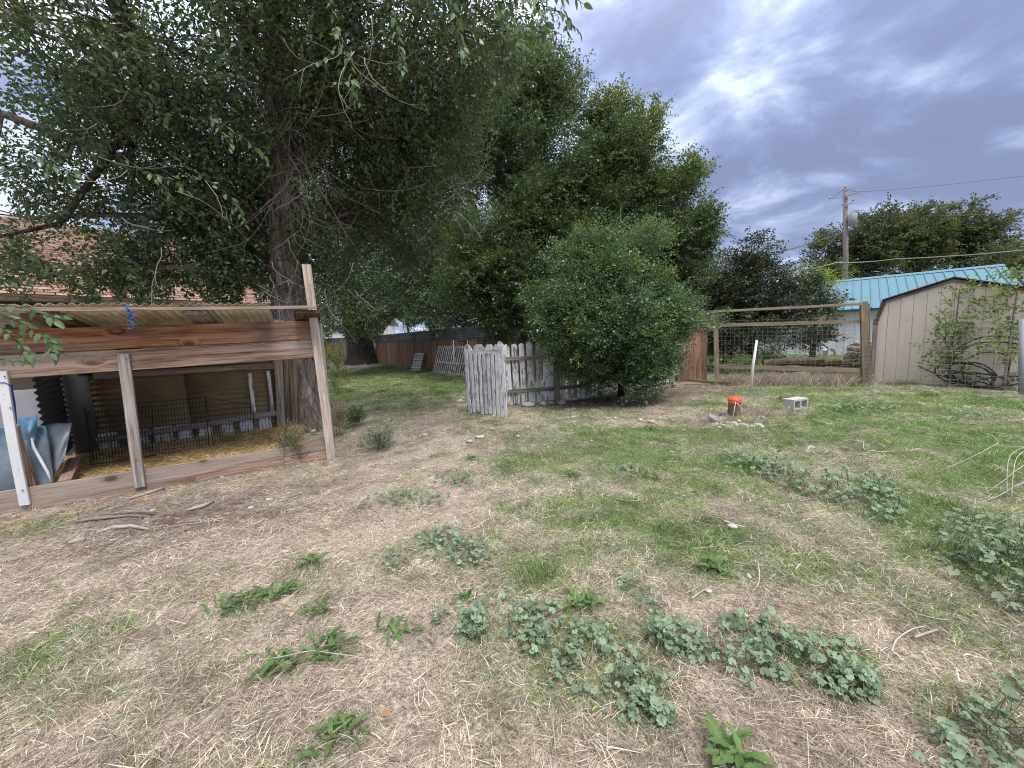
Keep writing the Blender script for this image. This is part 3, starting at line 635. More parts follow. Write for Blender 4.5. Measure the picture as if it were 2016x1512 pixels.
def shv(w_=.29, l_=.16, t=.011):
    return np.array([(0, 0, t * 1.9), (w_, 0, t * 1.9), (w_, l_, t * .4), (0, l_, t * .4), (0, 0, 0), (w_, 0, 0), (w_, l_, -t), (0, l_, -t)])
shf = [(0, 1, 2, 3), (0, 4, 5, 1), (1, 5, 6, 2), (3, 7, 4, 0)]
shm = [meshnp('shingle', shv(.288 - .012 * (k % 2)), [list(f) for f in shf], M['shingle'], np.tile(np.array(cols_[k]), (8, 1))) for k in range(6)]
cells = [(r_, c) for r_ in range(rows) for c in range(ncol)]
def cellp(r_, c): return Es + ed * (c * .30 + (r_ % 2) * .15) + sl * (r_ * .135)
cells.sort(key=lambda q: (cellp(*q) - CP).length)
big, rest = cells[:300], cells[300:]
for (r_, c) in big: link('shingle', shm[int(rng.integers(6))], hs, None, Matrix.Translation(cellp(r_, c)) @ rot)
base_ = shv(); VV = []; CC = []; R3 = np.array(rot.to_3x3())
for (r_, c) in rest: VV.append(base_ @ R3.T + np.array(cellp(r_, c))); CC.append(np.tile(np.array(cols_[int(rng.integers(6))]) * rng.uniform(.85, 1.1), (8, 1)))
FF = (np.array(shf)[None] + (np.arange(len(rest)) * 8)[:, None, None]).reshape(-1, 4)
tag(link('shingle_rows', meshnp('shingle_rows', np.concatenate(VV), FF, M['shingle'], np.concatenate(CC)), hs), None, None, kind='stuff')
V = [Es - nrm * .04, Es + ed * Elen - nrm * .04, Es + ed * Elen + sl * slen - nrm * .04, Es + sl * slen - nrm * .04]
bs = sl.copy(); bs = (en * 3.9 - Vector((0, 0, rz - ez))).normalized(); V2 = [V[3], V[2], V[2] + bs * slen, V[3] + bs * slen]
MB().add(V, [(0, 1, 2, 3)]).add(V2, [(0, 1, 2, 3)]).build('roof_deck', M['shroof'], hs)
w0 = Es + en * .5 + ed * .3; w1 = w0 + ed * (Elen - .8); g0 = Vector((w0.x, w0.y, -.2)); g1 = Vector((w1.x, w1.y, -.2)); b0 = g0 + en * 6.6; b1 = g1 + en * 6.6
t = lambda p, z: Vector((p.x, p.y, z)); zz = ez + .1
mid0 = (g0 + b0) / 2; mid1 = (g1 + b1) / 2
MB().add([g0, g1, t(g1, zz), t(g0, zz), b0, b1, t(b1, zz), t(b0, zz), t(mid0, rz - .25), t(mid1, rz - .25)], [(0, 1, 2, 3), (4, 7, 6, 5), (0, 3, 8, 7, 4), (1, 5, 6, 9, 2)]).build('house_wall', M['housewall'], hs)
board('gutter', Es - en * .03 - up * .08, Es + ed * Elen - en * .03 - up * .08, .14, .09, M['darkwood'], hs, seed=30)

# ================================================================== fences
def fence_boards(name, P0, P1, wd, z0, z1, th, mat, parent, gap=.006, wob=.01, dog=False, skip=0.0, seed=1, jit=0.0, zf=None):
    d = Vector((P1.x - P0.x, P1.y - P0.y, 0)); n = max(1, int(d.length / (wd + gap))); d.normalize(); r_ = random.Random(seed)
    for i in range(n):
        if r_.random() < skip: continue
        w_ = wd * r_.uniform(.9, 1.0); c = P0 + d * ((i + .5) * (wd + gap)); tl_ = r_.uniform(-wob, wob)
        a = Vector((c.x, c.y, z0 + r_.uniform(0, .02))); b = Vector((c.x, c.y, z1 + r_.uniform(-jit, jit))) + d * tl_
        if dog: picket(a, b, w_, th, mat, parent, d, i)
        else: board(name, a, b, w_, th, mat, parent, wdir=d, seed=i + seed * 100, ch=.002)
def picket(a, b, w_, th, mat, parent, d, seed, name='picket', off=0.0):
    """board with dog-eared top"""
    h = (b - a).length; upv = (b - a).normalized(); n = d.cross(upv).normalized(); r_ = random.Random(seed * 7 + 3); k = w_ * .28; V = []
    pr = [(-w_ / 2, 0), (w_ / 2, 0), (w_ / 2, h - k * 1.1), (w_ / 2 - k, h), (-w_ / 2 + k, h), (-w_ / 2, h - k * 1.1)]
    if r_.random() < .3: pr[3] = (w_ / 2 - k * 1.6, h - .01); pr[2] = (w_ / 2, h - k * 2)
    for s in (-1, 1):
        for (x, y) in pr: V.append((y - h / 2, x, s * th / 2))
    Fs = [tuple(range(5, -1, -1)), tuple(range(6, 12))] + [(i, (i + 1) % 6, (i + 1) % 6 + 6, i + 6) for i in range(6)]
    me = bpy.data.meshes.new(name); me.from_pydata(V, [], Fs); me.update(); me.materials.append(mat)
    rot = Matrix((upv, d, upv.cross(d))).transposed().to_4x4()
    return link(name, me, parent, None, Matrix.Translation((a + b) / 2) @ rot)
P00 = gp(600, 717); P0 = gp(742, 716); P1 = gp(914, 737); P2 = gp(1402, 752)
def tall_fence(label, a, b, seed):
    f = thing('board_fence', label, 'fence', (a.x, a.y, 0)); fence_boards('board', a, b, .14, 0, 1.46, .02, M['brownfence'], f, seed=seed, wob=.008, jit=.008)
    d = Vector((b.x - a.x, b.y - a.y, 0)); n = max(1, int(round(d.length / 2.4))); nn = Vector((d.y, -d.x, 0)).normalized(); nn = nn if nn.dot(a) < 0 else -nn
    for i in range(n):
        q0 = a + d * (i / n) + nn * .0; q0.z = 1.47; corrugated('metal_panel', q0 - nn * .0, up, d.normalized(), .42, d.length / n - .01, .084, .022, M['galv'], f, .002)
        board('post', Vector((q0.x, q0.y, 0)) - nn * .09, Vector((q0.x, q0.y, 1.93)) - nn * .09, .09, .09, M['treated'], f, wdir=d.normalized(), seed=i)
    for z in (1.455, 1.92): board('rail', t(a, z) + nn * .02, t(b, z) + nn * .02, .07, .035, M['treated'], f, seed=int(z * 10))
    return f
tall_fence('brown board fence topped with grey corrugated metal, at the back of the lawn', P0, P1, 1)
tall_fence('brown board and corrugated metal fence running behind the big green bush to the wire gate', P1, P2, 2)
tall_fence('pale brown board fence seen left of the far thick tree trunk', P00, gp(735, 715) + Vector((0, .8, 0)), 3)

# wire gate section between two posts, then wire mesh on along the tan shed
G0 = gp(1410, 755); G1 = gp(1703, 760); G2 = gp(2010, 778)
gf = thing('wire_fence', 'wooden rail frame with welded wire mesh between two square posts', 'fence', G0)
def gw(u, v, off=0.0): return onwall(u, v, G0, G1, off)
gd = Vector((G1.x - G0.x, G1.y - G0.y, 0)).normalized()
board('post', gw(1411, 757), gw(1409, 612), .115, .115, M['treated'], gf, wdir=gd, seed=1)
board('post', gw(1704, 762), gw(1700, 594), .125, .125, M['treated'], gf, wdir=gd, seed=2)
board('post', gw(1709.5, 762, -.1), gw(1708, 598, -.1), .06, .12, M['treated'], gf, wdir=gd, seed=3)
board('rail', gw(1404, 614, .09), gw(1697, 598, .09), .06, .04, M['treated'], gf, seed=4)
board('rail', gw(1417, 640, .0), gw(1693, 633, .0), .085, .04, M['treated'], gf, seed=5)
board('rail', gw(1417, 721, .0), gw(1693, 730, .0), .11, .04, M['treated'], gf, seed=6)
board('rail', gw(1352, 748, .25), gw(1450, 757, .25), .07, .07, M['darkwood'], gf, seed=7)
def mesh_wire(name, A, B, z0a, z0b, z1a, z1b, sx, sz, parent, th=.0021, off=.06, seed=1):
    mb = MB(); d = B - A; d.z = 0; ln = d.length; nn = Vector((d.y, -d.x, 0)).normalized(); nn = nn if nn.dot(A) < 0 else -nn; r_ = random.Random(seed)
    wv = lambda s, z: nn * (off + .015 * math.sin(s * 2.3 + z * 2)); 
    for i in range(int(ln / sx) + 1):
        k = i * sx / ln; p = A + d * k; z0 = z0a * (1 - k) + z0b * k; z1 = z1a * (1 - k) + z1b * k
        mb.tube([t(p, z0 + (z1 - z0) * q) + wv(i * sx, q * 2) for q in (0, .5, 1)], th, 3, False)
    nz = int((z1a - z0a) / sz)
    for j in range(nz + 1):
        mb.tube([t(A + d * k, (z0a + (z1a - z0a) * j / nz) * (1 - k) + (z0b + (z1b - z0b) * j / nz) * k) + wv(k * ln, j * sz) for k in np.linspace(0, 1, 9)], th, 3, False)
    tag(mb.build(name, M['wire_galv'], parent), None, None, kind='stuff')
zt0 = gw(1420, 632).z; zt1 = gw(1690, 625).z
mesh_wire('wire_mesh', G0, G1, .05, .05, zt0, zt1, .1, .1, gf)
wf = thing('wire_fence', 'thin grey wire mesh fence running in front of the tan shed to the metal post', 'fence', G1)
mesh_wire('wire_mesh', G1, G2, .05, .05, zt1 - .02, zt1 - .1, .1, .1, wf, .0019, seed=2)
MB().tube([G2 + Vector((.02, 0, -.1)), onwall(2012, 628, G1, G2)], .04, 10).build('metal_post', M['steel'], wf, True)
# white picket fence: loose gate in front, fence behind
K0 = gp(919, 812); K1 = gp(1000, 823); kd_ = Vector((K1.x - K0.x, K1.y - K0.y, 0)).normalized()
pg = thing('picket_gate', 'peeling white picket gate panel standing open nearest the path', 'gate', (K0.x, K0.y, 0))
def kw(u, v, off=0.0): return onwall(u, v, K0, K1, off)
H_ = kw(950, 676).z
for i, (u0, u1, lean) in enumerate(((914, 930, .0), (932, 953, 0), (955, 971, 0), (973, 981, 0))):
    a = kw((u0 + u1) / 2 + 6, 812, -.02); a.z = .12; b = kw((u0 + u1) / 2, 678, -.02); picket(a, b, (kw(u1, 700) - kw(u0, 700)).length, .02, M['white'], pg, kd_, i)
nb = 8
for i in range(nb):
    ub_ = 922 + i * 7.9; ut = 914.5 + i * 8.4; a = kw(ub_ + 4, 815, .025); a.z = .03 + .02 * (i % 3) - .02; b = kw(ut + 4, 697 - i * .4, .025)
    board('plank', a, b, .071, .02, M['white'], pg, wdir=kd_, seed=i + 50, warp=.0008)
a = kw(993, 820, .03); a.z = -.01; picket(a, kw(985, 672, .03), .145, .022, M['white'], pg, kd_, 9)
for v0, v1 in ((695, 692), (735, 734), (797, 800)): board('rail', kw(914 if v0 < 700 else 918, v0, 0), kw(990, v1, 0), .07, .022, M['white'], pg, seed=v0)
W0 = gp(1001, 800); W1 = gp(1152, 785); W2 = gp(1350, 747)
wfz = thing('picket_fence', 'weathered white picket fence with grey rails running behind the bush', 'fence', (W0.x, W0.y, 0))
def ww(u, v, off=0.0): return onwall(u, v, W0, W1, off)
d1 = (W1 - W0); d1.z = 0; d1.normalize(); d2 = (W2 - W1); d2.z = 0; d2.normalize(); rr = random.Random(4)
s = .0; L1 = (W1 - W0).length; L2 = (W2 - W1).length; i = 0
while s < L1 + L2 - .1:
    wd = rr.uniform(.105, .15); c = s + wd / 2; on1 = c < L1; p = (W0 + d1 * c) if on1 else (W1 + d2 * (c - L1)); d = d1 if on1 else d2; lean = rr.uniform(-.05, .05)
    nb_ = Vector((d.y, -d.x, 0)); nb_ = -nb_ if nb_.dot(p) < 0 else nb_
    picket(t(p, rr.uniform(0, .05)) + nb_ * .03, t(p + d * lean, 1.36 + rr.uniform(-.03, .02)) + nb_ * .03, wd, .02, M['white_worn'] if rr.random() < .6 else M['white'], wfz, d, i)
    s += wd + rr.choice((.008, .012, .05, .03)); i += 1
for (P, Q, d) in ((W0, W1, d1), (W1, W2, d2)):
    for z in ((1.03, .3)): board('rail', t(P, z) - 0 * up, t(Q, z + .01), .08, .04, M['greywood'], wfz, seed=int(z * 10), warp=.012)
for u, h in ((1097, 1.15),): a = ww(u, 790, .05); board('post', t(a, -.05), t(a, h), .1, .08, M['greywood'], wfz, wdir=d1, seed=3)
vp = thing('white_post', 'white round pipe post at the right end of the picket fence beside the brown boards', 'post', gp(1348, 748)); a = gp(1348, 748)
MB().tube([a - up * .05, t(a, .12), t(a, .98)], .035, 12).tube([t(a, 0), t(a, .06)], .07, 12).build('pipe', M['pvc'], vp, True)
board('brace', t(a, .95), t(a + Vector((-.42, -.1, 0)), .55), .07, .02, M['white_worn'], vp, seed=2)
dp = thing('stub_post', 'short dark wooden post stub beside the white pipe post', 'post', gp(1336, 751)); a = gp(1336, 751)
board('post_stub', t(a, -.05), t(a, .62), .12, .1, M['darkwood'], dp, wdir=(1, 0, 0), seed=8)
dp = thing('stub_post', 'grey split wooden board leaning between white pickets and the dark stub', 'post', gp(1324, 752)); a = gp(1324, 752)
board('board', t(a, -.02), t(a + Vector((.04, 0, 0)), .8), .1, .03, M['greywood'], dp, wdir=(1, 0, 0), seed=9)
# things leaning at the back fence
LA = gp(853, 734); LB = gp(936, 746); ld = Vector((LB.x - LA.x, LB.y - LA.y, 0)); ll = ld.length; ld.normalize(); lb_ = Vector((-ld.y, ld.x, 0)); lb_ = lb_ if lb_.y > 0 else -lb_
lt = thing('lattice_panel', 'white slatted lattice panel leaning on the back fence behind the picket gate', 'panel', (LA.x, LA.y, 0))
H2 = 1.2
for i in range(20):
    a = LA + ld * (i * ll / 20) + up * .02; b = a + ld * .25 + lb_ * .25 + up * H2; board('slat', a, b, .055, .015, M['white'], lt, wdir=ld, seed=i)
for k in (.06, .42, .95): board('rail', LA + ld * .25 * k + lb_ * (.25 * k + .02) + up * H2 * k, LA + ld * (ll + .25 * k) + lb_ * (.25 * k + .02) + up * H2 * k, .07, .02, M['white_worn'], lt, seed=int(k * 100))
a = gp(809, 729); b = gp(829, 730)
pa = thing('pallet', 'small white slatted pallet leaning against the brown back fence', 'pallet', a)
dd = Vector((b.x - a.x, b.y - a.y, 0)); hp = pt(822, 696, a.y + .25).z
for i in range(7): q0 = a + Vector((.22, .3, hp)) * (i / 6.5) + up * .04; board('slat', q0, q0 + dd * .92, .1, .02, M['white'], pa, wdir=(0.1, .25, 1), seed=i)
for k in (.1, .9): board('runner', a + dd * k + Vector((0, .05, 0)), a + dd * k + Vector((.22, .35, hp)), .07, .04, M['darkwood'], pa, wdir=(1, 0, 0), seed=3)
a = gp(895, 742); tp_ = thing('thin_pole', 'thin white pole standing in the lawn before the lattice panel', 'pole', a); MB().tube([a - up * .1, pt(893, 670, a.y)], .022, 8).build('pole', M['pvc'], tp_, True)
a = gp(1477, 768); tp_ = thing('leaning_stick', 'white leaning stick pushed in the grass before the wire fence', 'stick', a); MB().tube([a - up * .05, pt(1483, 715, a.y), pt(1490, 670, a.y)], [.028, .03, .026], 8).build('stick', M['pvc'], tp_, True)

# ================================================================== tan barn-roofed shed
S0 = gp(1716, 753); S1 = gp(2004, 766); sdv = Vector((S1.x - S0.x, S1.y - S0.y, 0)).normalized(); sn = Vector((sdv.y, -sdv.x, 0)); sn = sn if sn.dot(S0) < 0 else -sn
def sw(u, v): p = onwall(u, v, S0, S1); return ((p - Vector((S0.x, S0.y, 0))).dot(sdv), p.z)
eL, kL, pk = sw(1714, 637), sw(1742, 592), sw(1878, 549)
W_ = 2 * pk[0]; prof = [eL, kL, pk, (W_ - kL[0], kL[1]), (W_ - eL[0], eL[1])]; prof[0] = (0, eL[1]); prof[4] = (W_, eL[1])
ts = thing('tan_shed', 'tan barn roofed garden shed with vertical grooved siding', 'shed', (S0.x, S0.y, 0))
def top(x):
    for (a, b) in zip(prof, prof[1:]):
        if a[0] <= x <= b[0]: return a[1] + (b[1] - a[1]) * (x - a[0]) / max(1e-6, b[0] - a[0])
    return prof[0][1]
def sp_(x, z, o=0.0): return Vector((S0.x, S0.y, 0)) + sdv * x + up * z + sn * o
stp = .203; x = 0.0
while x < W_ - .02:
    x2 = min(W_, x + stp - .006); mids = [p for p in prof if x < p[0] < x2]
    lo = [(x, -.05), (x2, -.05), (x2, top(x2))] + [(p[0], p[1]) for p in reversed(mids)] + [(x, top(x))]; n = len(lo)
    V = [sp_(a, b, .0) for a, b in lo] + [sp_(a, b, .012) for a, b in lo]
    MB().add(V, [tuple(range(n)), tuple(range(2 * n - 1, n - 1, -1))] + [(i, i + n, (i + 1) % n + n, (i + 1) % n) for i in range(n)]).build('siding_strip', M['tan'], ts)
    x += stp
D_ = 3.0; bw = MB()
lo = [(0, -.05), (W_, -.05)] + [(p[0], p[1]) for p in reversed(prof)]; n = len(lo)
bw.add([sp_(a, b, -.002) for a, b in lo] + [sp_(a, b, -D_) for a, b in lo], [tuple(range(n)), tuple(range(2 * n - 1, n - 1, -1)), (0, n, n + 1, 1), (1, n + 1, n + 2, 2), (n - 1, 2 * n - 1, n, 0)]); bw.build('shed_body', plain('tan_groove', (.36, .305, .25), .9), ts)
for (a, b) in zip(prof, prof[1:]):
    pa_, pb_ = sp_(a[0], a[1] - .03, .03), sp_(b[0], b[1] - .03, .03); board('roof_trim', pa_, pb_, .055, .025, M['trimbrown'], ts, wdir=up)
    dx = Vector((b[0] - a[0], b[1] - a[1])).normalized(); nn = Vector((-dx.y, dx.x)); o1, o2 = (.02, .045)
    V = [sp_(a[0] + nn.x * o - dx.x * .02, a[1] + nn.y * o - dx.y * .02, f) for o in (o1, o2) for f in (.07, -D_)] + [sp_(b[0] + nn.x * o + dx.x * .02, b[1] + nn.y * o + dx.y * .02, f) for o in (o1, o2) for f in (.07, -D_)]
    MB().add(V, [(0, 1, 5, 4), (2, 6, 7, 3), (0, 4, 6, 2), (1, 3, 7, 5), (0, 2, 3, 1), (4, 5, 7, 6)]).build('roof', M['shroof'], ts)
board('corner_trim', sp_(.0, -.05, .03), sp_(.0, eL[1], .03), .09, .03, M['greywood'], ts, wdir=sdv, seed=3)
# black hose coiled against the shed
def hw(u, v, o=.22):
    p = onwall(u, v, S0, S1, o); return p
hz = thing('coiled_hose', 'tangled loops of black poly hose leaning on the tan shed', 'hose', gp(1925, 768))
def arc(pts, r_=.014, name='hose_loop', o=.22):
    P = [hw(u, v, o + .04 * math.sin(i)) for i, (u, v) in enumerate(pts)]; Q = []
    for i in range(len(P) - 1):
        a_, b_, c__, d_ = P[max(i - 1, 0)], P[i], P[i + 1], P[min(i + 2, len(P) - 1)]
        for k in range(6):
            q = k / 6; Q.append(.5 * ((2 * b_) + (c__ - a_) * q + (2 * a_ - 5 * b_ + 4 * c__ - d_) * q * q + (-a_ + 3 * b_ - 3 * c__ + d_) * q ** 3))
    Q.append(P[-1]); MB().tube(Q, r_, 7).build(name, M['hose'], hz, True)
arc([(1869, 705), (1885, 686), (1912, 671), (1945, 662), (1985, 663), (2020, 672)])
arc([(1876, 710), (1892, 690), (1922, 677), (1955, 673), (1990, 675), (2020, 680)], o=.26)
arc([(1908, 706), (1925, 697), (1950, 693), (1975, 697), (1988, 708), (1984, 735)], o=.2)
arc([(1808, 720), (1826, 729), (1850, 739), (1880, 745), (1920, 750), (1960, 760)], .011, 'hose_end', o=.3)
def ell(cx_, cy__, rx, ry, rt, o, a0=0, a1=6.28): return arc([(cx_ + math.cos(q) * rx * math.cos(rt) - math.sin(q) * ry * math.sin(rt), cy__ + math.cos(q) * rx * math.sin(rt) + math.sin(q) * ry * math.cos(rt)) for q in np.linspace(a0, a1, 15)], o=o)
ell(1900, 738, 60, 22, .15, .25); ell(1912, 737, 44, 20, .3, .3); ell(1925, 747, 62, 12, .1, .28); ell(1930, 742, 40, 24, .5, .22, .5, 5.5); ell(1965, 752, 55, 10, -.1, .3)
ell(1905, 745, 50, 10, .25, .33)

# ================================================================== white house with teal metal roof
T0 = gp(1425, 700); T1 = gp(1700, 700); td = Vector((T1.x - T0.x, T1.y - T0.y, 0)).normalized(); tn = Vector((td.y, -td.x, 0)); tn = tn if tn.dot(T0) < 0 else -tn
def tw(u, v, off=0.0): return onwall(u, v, T0, T1, off)
zE = tw(1680, 609, .4).z; TL = (T1 - T0).length + 4.5
th_ = thing('teal_roof_house', 'white sided house with long teal metal roof behind the tan shed', 'house', (T0.x, T0.y, 0))
rA = tw(1625, 557, -3.6); rB = tw(1978, 523, -3.6); zR = (rA.z + rB.z) / 2
tb = lambda s, z, o=0.0: Vector((T0.x, T0.y, 0)) + td * s + up * z + tn * o
MB().add([tb(0, -.3), tb(TL, -.3), tb(TL, zE), tb(0, zE), tb(0, -.3, -7), tb(TL, -.3, -7), tb(TL, zE, -7), tb(0, zE, -7), tb(0, zR - .25, -3.5), tb(TL, zR - .25, -3.5)], [(0, 1, 2, 3), (4, 7, 6, 5), (0, 3, 8, 7, 4), (1, 5, 6, 9, 2)]).build('wall', M['darkwood'], th_)
for i in range(int(TL / .3)):
    board('siding_board', tb(.15 + i * .3, -.2, .012), tb(.15 + i * .3, zE - .02, .012), .292, .02, M['whitewall'], th_, wdir=td, seed=i, warp=.001)
sN = (rB - T0).dot(td); rl = (Vector((0, 0, zR - zE)) - tn * 4.0); sll = rl.length; rl.normalize(); rn = td.cross(rl); rn = rn if rn.z > 0 else -rn
s0_ = (rA - T0).dot(td) - 3.6; NP = int((sN - s0_) / .9)
for i in range(NP):
    mb = MB(); o = tb(sN - (i + 1) * .9, zE, .42); rotm = Matrix((td, rl, rn)).transposed()
    mb.box(o + td * .45 + rl * (sll / 2), (.897, sll, .012), rotm)
    for k in range(3): mb.box(o + td * (.05 + k * .3) + rl * (sll / 2) + rn * .026, (.03, sll - .01, .042), rotm)
    mb.build('roof_panel', M['teal'], th_)
board('ridge_cap', tb(s0_, zR + .03, -3.58), tb(sN, zR + .03, -3.58), .3, .02, M['teal'], th_, wdir=rn.cross(td) * -1, warp=0)
bs2 = (tn * -4.0 - Vector((0, 0, zR - zE))); MB().add([tb(s0_, zR, -3.6), tb(sN, zR, -3.6), tb(sN, zR, -3.6) + bs2, tb(s0_, zR, -3.6) + bs2], [(0, 1, 2, 3)]).build('roof_back', M['teal'], th_)
board('eave_trim', tb(s0_, zE - .06, .40), tb(sN, zE - .06, .40), .1, .02, plain('dark_green_trim', (.03, .09, .08)), th_, warp=0)
MB().add([tb(sN - .01, zE, .3), tb(sN - .01, zR - .03, -3.6), tb(sN - .01, zE, -7.4)], [(0, 1, 2)]).build('gable', M['whitewall'], th_)
def win(u0, v0, u1, v1, par):
    a = tw(u0, v1, .03); b = tw(u1, v0, .03); c = (a + b) / 2; wv = abs((b - a).dot(td)); h = abs(b.z - a.z); rm = Matrix((td, -tn, up)).transposed()
    f = MB()
    for sx in (-1, 1): f.box(c + td * sx * wv / 2, (.07, .04, h + .07), rm); f.box(c + up * sx * h / 2, (wv - .07, .038, .07), rm)
    fo = f.build('window', M['trimyellow'], par); MB().box(c - tn * .005, (wv, .01, h), rm).build('pane', M['glassdark'], fo)
    mu = MB().box(c + tn * .004, (.02, .012, h - .05), rm).box(c + tn * .004 , (wv - .05, .010, .02), rm); mu.build('muntin', M['housewall'], fo)
M['trimyellow'] = plain('cream_trim', (.5, .47, .33))
win(1617, 641, 1640, 667, th_); win(1500, 640, 1531, 668, th_)
def mounted(name, label, cat, u0, v0, u1, v1, mat, bar=True):
    a = tw(u0, v1, .3); b = tw(u1, v0, .3); c = (a + b) / 2; wv = abs((b - a).dot(td)); h = b.z - a.z; rm = Matrix((td, -tn, up)).transposed(); o = thing(name, label, cat, (c.x, c.y, 0))
    return o, c, wv, h, rm
o, c, wv, h, rm = mounted('garden_chair', 'white plastic garden chair standing by the white house wall under the window', 'chair', 1618, 674, 1634, 700, None)
a = c; MB().box(a + up * (-h * .08), (wv, .42, .03), rm).build('seat', M['pvc'], o)
mb = MB(); [mb.box(a - tn * .2 + td * (k - 2) * wv / 5 + up * h * .22, (.045, .02, h * .52), rm) for k in range(5)]; mb.box(a - tn * .2 + up * h * .47, (wv, .025, .05), rm); mb.build('backrest', M['pvc'], o)
for sx in (-1, 1):
    for sy in (-1, 1): MB().tube([a + td * sx * wv * .46 + tn * sy * .19 - up * h * .08, a + td * sx * wv * .5 + tn * sy * .22 - up * (h * .5 + .4)], .018, 6).build('leg', M['pvc'], o)
# chimney like peak seen behind
ch = pt(1353, 535, 30); chh = thing('far_house', 'small red brown roof peak showing above the trees behind the bush', 'house', (ch.x, ch.y, 0))
MB().add([Vector((ch.x - 2.4, ch.y, 0)), Vector((ch.x + 2.4, ch.y, 0)), Vector((ch.x + 2.4, ch.y, 4.4)), Vector((ch.x, ch.y, 7.1)), Vector((ch.x - 2.4, ch.y, 4.4)), Vector((ch.x - 2.4, ch.y + 7, 0)), Vector((ch.x + 2.4, ch.y + 7, 0)), Vector((ch.x + 2.4, ch.y + 7, 4.4)), Vector((ch.x, ch.y + 7, 7.1)), Vector((ch.x - 2.4, ch.y + 7, 4.4))], [(0, 1, 2, 3, 4), (9, 8, 7, 6, 5), (0, 4, 9, 5), (1, 6, 7, 2)]).build('wall', M['whitewall'], chh)
MB().add([Vector((ch.x + sx * 2.7, ch.y - .3, 4.12)) for sx in (-1,)] + [Vector((ch.x, ch.y - .3, 7.2)), Vector((ch.x + 2.7, ch.y - .3, 4.12)), Vector((ch.x - 2.7, ch.y + 7.3, 4.12)), Vector((ch.x, ch.y + 7.3, 7.2)), Vector((ch.x + 2.7, ch.y + 7.3, 4.12))], [(0, 1, 4, 3), (1, 2, 5, 4)]).build('roof', plain('red_roof', (.3, .13, .09)), chh)
# pale house beyond the fence, left of the far trunk
a = pt(652, 700, 36); b = pt(712, 700, 36); hh = thing('pale_house', 'pale house glimpsed beyond the back fence between the trees', 'house', (a.x, a.y, 0)); q = Vector((1, 0, 0))
aa = Vector((a.x - 3, 36, -.2)); bb = Vector((b.x + 1.5, 36, -.2))
MB().box((aa + bb) / 2 + Vector((0, 3, 1.7)), ((bb - aa).length, 6, 3.2)).build('wall', M['whitewall'], hh)
MB().add([aa + Vector((-.4, -.4, 3.3)), bb + Vector((.4, -.4, 3.3)), bb + Vector((.4, 3, 5)), aa + Vector((-.4, 3, 5)), bb + Vector((.4, 6.4, 3.3)), aa + Vector((-.4, 6.4, 3.3))], [(0, 1, 2, 3), (3, 2, 4, 5)]).build('roof', M['steel'], hh)

# ================================================================== utility pole, cables
PB = pt(1661, 560, 30); pbx, pby = PB.x, 30.0
up_ = thing('utility_pole', 'tall grey wooden utility pole behind the teal roof', 'utility pole', (pbx, pby, 0))
ptop = pt(1664, 372, 30); MB().tube([Vector((pbx, pby, -.2)), Vector((pbx + .05, pby, 6)), ptop], [.19, .17, .13], 14).build('pole', M['polewood'], up_, True)
board('crossarm', pt(1664, 385, 29.8), pt(1690, 379, 29.6), .1, .09, M['greywood'], up_, seed=1); board('crossarm', pt(1664, 386, 29.8), pt(1638, 391, 29.9), .06, .06, M['greywood'], up_, seed=2)
board('bracket', pt(1664, 403, 29.8), pt(1680, 399, 29.7), .07, .06, M['steel'], up_, seed=3)
for (u, v) in ((1688, 379), (1679, 396), (1664, 370), (1659, 404), (1634, 392)): a = pt(u, v, 29.7); MB().tube([a, a + up * .07, a + up * .14, a + up * .2], [.05, .07, .045, .03], 8).build('insulator', M['insul'], up_, True)
a = pt(1679, 432, 29.6); tf = MB().tube([a - up * .42, a - up * .4, a + up * .4, a + up * .43], [.17, .25, .25, .19], 16).build('transformer', M['steel'], up_, True)
for dx in (-.12, .12): MB().tube([a + Vector((dx, 0, .42)), a + Vector((dx, 0, .62))], [.05, .03], 8).build('bushing', M['insul'], tf, True)
def cable(pts, r_, label, n=14, mat=None):
    o = thing('overhead_cable', label, 'cable', pts[0]); mb = MB(); Q = []
    for a, b in zip(pts, pts[1:]):
        sag = (b - a).length * .012
        for k in range(n): q = k / n; Q.append(a.lerp(b, q) - up * sag * 4 * q * (1 - q))
    Q.append(pts[-1]); mb.tube(Q, r_, 5).build('wire', mat or M['darkmetal'], o, True)
cable([pt(1654, 460, 30), pt(1420, 524, 26), pt(1180, 560, 22)], .03, 'dark cable running from the pole down left to the trees')
cable([pt(1650, 462, 30), pt(1552, 543, 24), pt(1480, 600, 20)], .022, 'thin dark service wire dropping left from the pole')
cable([pt(1590, 530, 22), pt(1645, 517, 24), pt(1715, 515, 24), pt(1760, 510, 23), pt(2060, 488, 20)], .026, 'pale sagging cable crossing in front of the big far tree', 8, M['twig'])
cable([pt(1690, 378, 30), pt(2100, 335, 26)], .012, 'thin top wire from the pole crossarm to the right')
cable([pt(1634, 391, 30), pt(1664, 371, 29.8), pt(1690, 379, 30)], .014, 'short jumper wire over the pole top')
cable([pt(1670, 425, 30), pt(2100, 415, 26)], .012, 'thin lower wire from the pole to the right')

